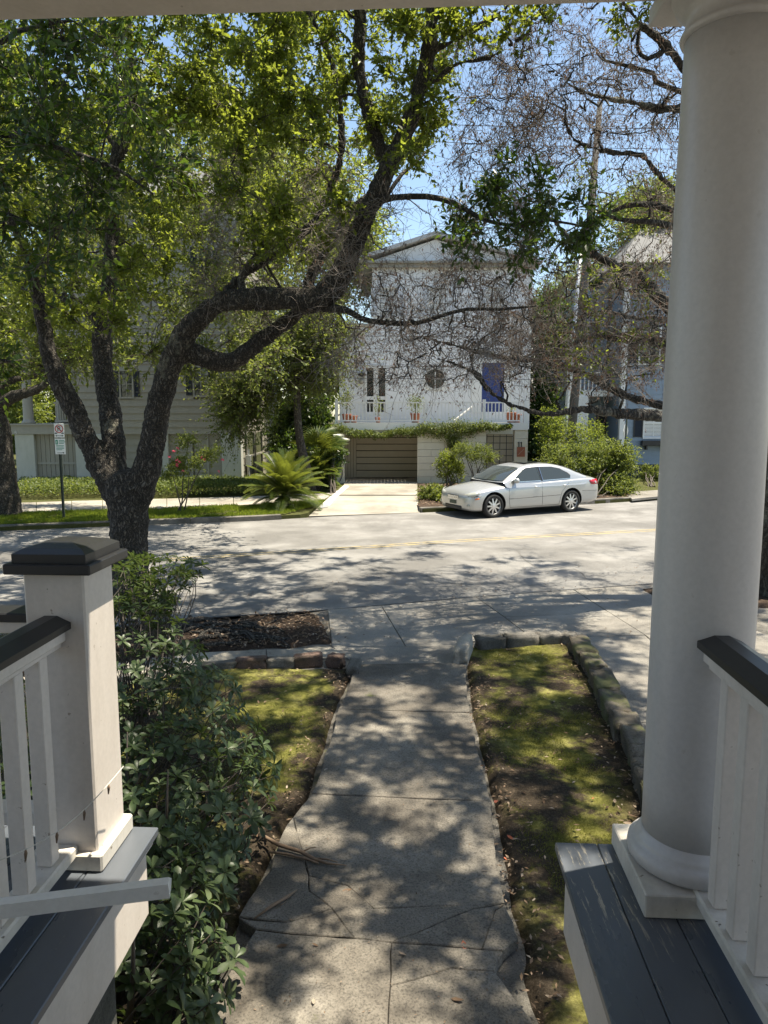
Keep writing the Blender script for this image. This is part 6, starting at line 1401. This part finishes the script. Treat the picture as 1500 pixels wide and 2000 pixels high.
# rose-like flowering shrub in the lawn
rb = shrub('flowering_shrub', 'slender young shrub with pink blossoms on the grass verge', b_(352, 1000), [(380, 900, 42, 16, 19.8, .5), (345, 920, 28, 18, 19.8, .4), (410, 885, 20, 12, 19.8, .3), (365, 862, 24, 10, 19.8, .3)], 110, .055, 'limeleaf', 70, 'shrub', 4, 15, 9, (.1, .3))
rg = np.random.default_rng(5)
for k in range(13):
    p = A(rg.choice([325, 345, 365, 405, 412, 395, 430, 350, 340]) + rg.uniform(-8, 8), rg.uniform(868, 925), 19.5); nP = 9
    V, Fc, rn = leaves(np.repeat(np.array(p)[None], nP, 0), rvec(nP, rg), rvec(nP, rg), .055, wd=1.5); o = link('blossom', np_mesh('blossom', V, Fc, M['pink'], rn), rb)
# red-brown blooms right
# palms
def frond_mesh(L, nleaf, lw, ll, droop, mname, seed):
    rg = np.random.default_rng(seed); V = []; F_ = []; t = np.linspace(0, 1, 10)
    def rach(u): return np.array([L * (u - .12 * u * u), 0, L * (.55 * u - droop * u * u)])
    for i in range(9):
        a, b = rach(t[i]), rach(t[i + 1]); w_ = .012 * (1 - t[i]) + .003; n = len(V); V += [a + [0, w_, 0], a - [0, w_, 0], b - [0, w_ * .8, 0], b + [0, w_ * .8, 0]]; F_.append((n, n + 1, n + 2)); F_.append((n, n + 2, n + 3))
    for i in range(nleaf):
        u = .12 + .88 * i / nleaf; p = rach(u); l = ll * math.sin(math.pi * min(1, .15 + u * .85)) ** .6 + .03
        for s in (-1, 1):
            d = np.array([.55 + u * .3, s, .28]) ; d /= np.linalg.norm(d); tip = p + d * l + np.array([0, 0, -.18 * l]); n = len(V); mid = p + d * l * .5 + [0, 0, .02]
            V += [p + [lw, 0, 0], p - [lw, 0, 0], mid + [lw, 0, 0], mid - [lw, 0, 0], tip]; F_ += [(n, n + 1, n + 3), (n, n + 3, n + 2), (n + 2, n + 3, n + 4)]
    return np_mesh('frond', np.array(V), np.array(F_), M[mname], rg.uniform(.1, .9, len(F_)))
def palm(label, base, n, L, ll, mname, seed, elr, lw=.008, trunk=.25, name='sago_palm', nleaf=46):
    root = thing(name, label, 'palm', tuple(base)); mb = MB().lathe([(.16, -.05), (.20, .1), (.17, trunk), (.06, trunk + .12)], 12); mb.v = [(v[0] + base[0], v[1] + base[1], v[2] + base[2]) for v in mb.v]; mb.build('trunk', M['oakbark'], root, True)
    ms = [frond_mesh(L * s, nleaf, lw, ll, dr, mname, seed + i) for i, (s, dr) in enumerate(((1, .45), (.9, .62), (1.05, .35)))]; rg = np.random.default_rng(seed)
    for k in range(n):
        o = bpy.data.objects.new('frond', ms[k % 3]); COL.objects.link(o); o.parent = root; el = elr[0] + (elr[1] - elr[0]) * (k / n) ** .8
        o.location = (0, 0, trunk + .05); o.rotation_euler = (rg.uniform(-.1, .1), -el, k * 2.39996 + rg.uniform(-.15, .15))
    return root
palm('big sago palm with arching feathery fronds at the corner of the driveway', b_(556, 990), 78, 1.5, .27, 'palm', 80, (-.55, 1.25), .008)
palm('second sago palm in shade behind the first', b_(615, 958), 30, 1.15, .24, 'palm', 81, (-.5, 1.0), .012, .45)
palm('small sago palm in the shade beside the left pillar', b_(632, 948), 20, .8, .2, 'darkleaf', 82, (-.6, .9), .012, .2)
# fan palm
fp = thing('fan_palm', 'fan palm with stiff pleated leaves left of the white house deck', 'palm', tuple(b_(622, 955)))
rg = np.random.default_rng(90); base = Vector(fp.location); MB().tube([base - Vector((0, 0, .05)), base + Vector((0, 0, 1.3))], [.12, .09], 10, rough=.2).build('trunk', M['oakbark'], fp, True)
V = []; F_ = []
for i in range(26):
    a = (i / 25 - .5) * 4.2; d = np.array([math.cos(a), math.sin(a), 0]); n = len(V); pr = np.array([-math.sin(a), math.cos(a), 0]) * .022; L = .62 - .1 * abs(a / 2.1)
    V += [np.array([.5, 0, .1]) + pr * .3, np.array([.5, 0, .1]) - pr * .3, np.array([.5, 0, .13]) + d * L * .55 + pr, np.array([.5, 0, .10]) + d * L * .55 - pr, np.array([.5, 0, .1]) + d * L + [0, 0, -.12]]; F_ += [(n, n + 1, n + 3), (n, n + 3, n + 2), (n + 2, n + 3, n + 4)]
n = len(V); V += [np.array(v) for v in ((0, .01, 0), (0, -.01, 0), (.5, -.008, .1), (.5, .008, .1))]; F_ += [(n, n + 1, n + 2), (n, n + 2, n + 3)]
fme = np_mesh('fan_leaf', np.array(V), np.array(F_), M['palm'], rg.uniform(.2, 1, len(F_)))
for k in range(20):
    o = bpy.data.objects.new('fan_leaf', fme); COL.objects.link(o); o.parent = fp; o.location = (0, 0, 1.25 + rg.uniform(-.15, .15)); o.rotation_euler = (rg.uniform(-.2, .2), -rg.uniform(-.3, 1.3), k * 2.4); o.scale = (1.15,) * 3
# hedge of ground cover before the taupe house
def volume_leaves(n, poly_px, z0, z1, ll, zbase, seed, m_, name, label, cat, kind='stuff', flat=.4, wd=1.):
    rg = np.random.default_rng(seed); P4 = gl(poly_px, zbase); xs = [p.x for p in P4]; ys = [p.y for p in P4]; pl = xy(P4); P = []
    while len(P) < n:
        x, y = rg.uniform(min(xs), max(xs)), rg.uniform(min(ys), max(ys))
        if not inside(pl, x, y): continue
        e = min(1, edge_d(pl, x, y) / .25); h = z0 + (z1 - z0) * (.45 + .55 * e) * (1 + .25 * noise.noise((x * 1.5, y * 1.5, 0))); P.append((x, y, zbase + rg.uniform(.25, 1) ** .5 * h))
    P = np.array(P); V, Fc, rn = leaves(P, rvec(n, rg) + [0, 0, .2], rvec(n, rg) * flat + [0, -.2, .8], rg.uniform(ll * .7, ll * 1.3, n), wd=wd)
    o = link(name, np_mesh(name, V, Fc, m_, rn)); tag(o, label, cat, kind=kind); return o
o = volume_leaves(26000, [(30, 976), (200, 972), (420, 972), (560, 968), (560, 950), (470, 952), (30, 953)], .0, .42, .09, FZ, 91, M['limeleaf'], 'hedge', 'low trailing green hedge along the foot of the taupe house', 'hedge')
# grass verge blades
def blades(n, poly, z, h, seed, m_, name, label, cat, w_=.012, cover=0, dens=None):
    rg = np.random.default_rng(seed); xs = [p[0] for p in poly]; ys = [p[1] for p in poly]; P = []
    while len(P) < n:
        x, y = rg.uniform(min(xs), max(xs)), rg.uniform(min(ys), max(ys))
        if inside(poly, x, y) and noise.noise((x * .6, y * .6, 4)) + .6 * noise.noise((x * 2.1, y * 2.1, 8)) > cover and (dens is None or rg.random() < dens(x, y)): P.append((x, y, z))
    P = np.array(P); D = norm(rg.normal(size=(n, 3)) * .45 + [0, 0, 1]); V, Fc, rn = leaves(P, D, rvec(n, rg) * [1, 1, .1], rg.uniform(h * .5, h * 1.3, n), wd=w_)
    o = link(name, np_mesh(name, V, Fc, m_, rn)); tag(o, label, cat, kind='stuff'); return o
blades(42000, xy(lawnp), FZ + .0, .085, 92, M['grass'], 'lawn_grass', 'bright sunlit grass on the verge beyond the road', 'grass', .28, -.35)
bl_ = lambda f: (lambda x, y: max(0, 1 - f(x, y) * 1.5))
blades(52000, polyL, SZ - .005, .016, 93, M['mossblade'], 'moss', 'yellow-green moss carpet left of the garden walk', 'moss', .5, -.05, bl_(nearwalk(walkL, .26)))
blades(60000, polyR, SZ - .005, .016, 94, M['mossblade'], 'moss', 'yellow-green moss carpet in the stone-edged strip right of the walk', 'moss', .5, -.05, bl_(lambda x, y: max(bR(x, y), b2(x, y))))
# deck flowerpots on the white house
def pot(px, label, s=1., fol=None, seed=1):
    x = XZ(px, 800, DD)[0]; y = DD + .4; root = thing('flowerpot', label, 'flowerpot', (x, y, z_d)); r = .16 * s
    MB().lathe([(r * .7, .001), (r, r * 1.7), (r * 1.12, r * 1.72), (r * 1.12, r * 2.0), (r * .95, r * 2.0)], 20, (x, y, z_d)).build('pot', M['terracotta'], root, True)
    if fol:
        rg = np.random.default_rng(seed); n = fol[0]; P = np.array([x, y, z_d + r * 2 + fol[2] * .5]) + rvec(n, rg) * rg.uniform(.2, 1, (n, 1)) * np.array([fol[1], .3, fol[2] * .55])
        V, Fc, rn = leaves(P, rvec(n, rg), rvec(n, rg) + [0, 0, .5], rg.uniform(.05, .10, n)); stuff('foliage', V, Fc, M['limeleaf'], root, rn)
        MB().tube([(x, y, z_d + r * 1.9), (x + .04, y, z_d + r * 2 + fol[2] * .7)], [.018, .008], 6).build('stem', M['twig'], root)
pot(676, 'terracotta pot with a tall leafy plant at the left end of the deck', 1.1, (420, .32, 1.3), 1); pot(690, 'small terracotta pot right beside the tall potted plant', .9)
pot(812, 'terracotta pot with a bushy plant at the middle of the deck', 1.2, (520, .42, .75), 3); pot(1002, 'larger terracotta pot at the right end of the deck', 1.3, (90, .2, .3), 4); pot(1013, 'terracotta pot against the right deck post', 1.1)
pot(738, 'small pot with a thin green plant before the french door', .7, (130, .2, .9), 6)
# vine along the deck fascia
vn = thing('climbing_vine', 'green vine trailing along the deck edge above the garage', 'vine', tuple(A(905, 850, DD - .1)))
rg = np.random.default_rng(100); P = []
for k in range(9000):
    x = rg.uniform(652, 1000); th = np.interp(x, [652, 690, 760, 810, 850, 900, 940, 1000], [8, 7, 5, 9, 14, 15, 9, 2.5]); cy = np.interp(x, [652, 690, 730, 800, 880, 940, 1000], [836, 845, 850, 842, 838, 834, 833]); P.append(A(x, cy + rg.normal() * th * .55 + 2 * math.sin(x / 9), DD - .04 - abs(rg.normal()) * .12))
for k in range(900): t = rg.random(); P.append(A(885 + rg.normal() * 10 * (1 - t * .5), 850 + t * 28, DD - .05 - rg.random() * .15))
P = np.array([tuple(p) for p in P]); V, Fc, rn = leaves(P, rvec(len(P), rg) - [0, 0, .3], rvec(len(P), rg) * .6 + [0, -.6, .6], rg.uniform(.05, .10, len(P))); stuff('foliage', V, Fc, M['limeleaf'], vn, rn)
MB().tube([A(890 + 4 * math.sin(t * 9), 960 - 100 * t, DD - .03) for t in [i / 12 for i in range(13)]], .018, 6).build('stem', M['twig'], vn, True)
MB().tube([A(664 + 5 * math.sin(t * 8), 940 - 90 * t, DD - .02) for t in [i / 14 for i in range(15)]], .016, 6).build('stem', M['twig'], vn, True)
# ================================================================== SMALL THINGS ON THE GROUND
def stick(label, pts, rad, side=()):
    root = thing('fallen_branch', label, 'branch', tuple(pts[0])); MB().tube(pts, rad, 7, rough=.35).build('stem', M['wood'], root, True)
    for s_, r_ in side: MB().tube(s_, r_, 6, rough=.3).build('side_twig', M['wood'], root, True)
g = lambda x, y, z: G(x, y, z)
stick('forked dead branch lying across the left edge of the walk', [g(516, 1634, .09), g(545, 1650, .10), g(585, 1662, .095), g(615, 1678, .09), (g(640, 1686, .083)), g(677, 1690, .08)], [.012, .013, .012, .011, .008, .003],
      [([g(524, 1664, .082), g(560, 1668, .085), g(600, 1678, .088), g(622, 1686, .08)], [.006, .008, .008, .005]), ([g(590, 1664, .095), g(606, 1656, .10), g(618, 1655, .11)], [.006, .004, .002]), ([g(612, 1676, .09), g(640, 1678, .095), g(660, 1684, .085)], [.007, .005, .002])])
stick('short broken stick on the walk below the forked branch', [g(497, 1794, .078), g(530, 1770, .085), g(560, 1752, .085), g(580, 1738, .08)], [.004, .010, .011, .004], [([g(548, 1768, .08), g(560, 1760, .08)], [.004, .001])])
rg = np.random.default_rng(120)
lm = []
for k in range(4):
    V = np.array([[0, 0, 0], [.3, .17, .05], [.7, .16, .03], [1, 0, .08], [.7, -.16, .06], [.3, -.17, .02], [.5, 0, -.02 - .02 * k]]); Fc = np.array([[0, 6, 1], [1, 6, 2], [2, 6, 3], [3, 6, 4], [4, 6, 5], [5, 6, 0]])
    lm.append(np_mesh('fallen_leaf', V, Fc, M['litter'], np.full(6, [.1, .4, .75, 1][k]), False))
lm.append(np_mesh('fallen_leaf', V, Fc, plain('rust_leaf', (.35, .09, .04), .6), None))
spots = [(972, 1563), (985, 1555), (1003, 1640), (1012, 1638), (1156, 1560), (1035, 1420), (1060, 1432), (990, 1680), (994, 1725), (990, 1717), (1230, 1600), (1238, 1610), (1245, 1596), (1120, 1610), (1135, 1620), (904, 1836), (795, 1866), (668, 1740), (540, 1848), (622, 1848), (1008, 1425), (1110, 1365), (1075, 1500), (610, 1402), (585, 1410), (560, 1540), (640, 1500), (1020, 1290), (1180, 1290), (1200, 1560), (1210, 1640), (960, 1470), (612, 1950), (880, 1950), (940, 1700), (1040, 1760), (1000, 1640), (975, 1572), (560, 1560), (640, 1360), (1095, 1420), (1130, 1480)]
for k, (x, y) in enumerate(spots):
    onw = 610 < x < 960 and y > 1400 or y > 1820 and x < 960; p = G(x, y, WZ + .004 if onw else SZ + .035); o = bpy.data.objects.new('fallen_leaf', lm[4 if k in (0, 2, 4, 7, 15) else int(rg.integers(0, 4))]); COL.objects.link(o)
    s = rg.uniform(.035, .07); o.location = p; o.scale = (s, s, s); o.rotation_euler = (rg.uniform(-.3, .3), rg.uniform(-.3, .3), rg.uniform(0, 6.28)); red = o.data is lm[4]; where = 'on the concrete walk' if onw else ('on the right-hand moss strip' if x > 900 else 'on the left moss patch')
    tag(o, ('rust-red fallen leaf lying ' if red else 'small dry tan or brown curled leaf lying ') + where, 'fallen leaf', 'fallen leaves around the garden walk')
# uncountable fine litter
def litter(n, poly, z, seed, label, ll=.03, dens=None):
    rg = np.random.default_rng(seed); xs = [p[0] for p in poly]; ys = [p[1] for p in poly]; P = []
    while len(P) < n:
        x, y = rg.uniform(min(xs), max(xs)), rg.uniform(min(ys), max(ys))
        if inside(poly, x, y) and (dens is None or rg.random() < dens(x, y)): P.append((x, y, z + rg.uniform(0, .012)))
    P = np.array(P); D = rvec(n, rg) * [1, 1, .25]; V, Fc, rn = leaves(P, D, rvec(n, rg) * .4 + [0, 0, 1], rg.uniform(ll * .4, ll * 1.5, n), wd=.8); o = link('leaf_litter', np_mesh('leaf_litter', V, Fc, M['litter'], rn)); tag(o, label, 'leaf litter', kind='stuff')
litter(1500, polyR, SZ + .02, 130, 'scattered small dry leaves in the stone-edged strip', .032, lambda x, y: .12 + max(bR(x, y), b2(x, y)))
fL = nearwalk(walkL, .3); litter(1300, polyL, SZ + .02, 131, 'scattered small dry leaves on the left moss patch', .032, lambda x, y: .12 + fL(x, y))
litter(3200, mul, .05, 132, 'brown leaf litter on the root bed by the road', .05)
litter(2500, xy(far_bed), FZ + .04, 133, 'brown leaves in the bed along the far kerb', .08)
litter(500, xy(gl([(400, 2000), (1040, 2000), (910, 1300), (700, 1300)], WZ)), WZ + .001, 134, 'tiny bits of bark and leaf strewn on the walk', .013)
litter(900, xy(gl([(0, 1280), (1270, 1250), (1500, 1230), (1500, 1100), (900, 1110), (100, 1180)], 0)), .016, 135, 'specks of leaf on the street and pavement', .035)
# surface roots in the mulch bed
rr_ = thing('tree_roots', 'tangled surface roots of the big oak spreading over the bare bed', 'roots', tuple(G(400, 1230, 0)))
rs = random.Random(9)
for k in range(13):
    a = G(rs.uniform(300, 380), rs.uniform(1215, 1262), .03); b = G(rs.uniform(470, 640), rs.uniform(1206, 1258), .03); nP = 12
    pts = [a.lerp(b, t / nP) + Vector((rs.uniform(-.03, .03), .16 * math.sin(t * .8 + k), .035 * math.sin(t * 1.3 + k) + .015)) for t in range(nP + 1)]
    MB().tube(pts, [.04 * (1 - t / nP * .7) * rs.uniform(.6, 1) for t in range(nP + 1)], 7, rough=.4).build('root', M['oakbark'], rr_, True)
# spiky plant by the column at the far right verge
yp = thing('spiky_plant', 'spiky dry-tipped plant on the mulch right of the column', 'plant', tuple(G(1478, 1140, .05)))
rg = np.random.default_rng(140); nb = 60; P = np.repeat(np.array(G(1478, 1140, .05))[None], nb, 0) + rg.normal(size=(nb, 3)) * [.05, .05, 0]; D = norm(rg.normal(size=(nb, 3)) * .7 + [0, 0, .8]); V, Fc, rn = leaves(P, D, rvec(nb, rg), rg.uniform(.3, .6, nb), wd=.12); stuff('foliage', V, Fc, M['palm'], yp, rn)
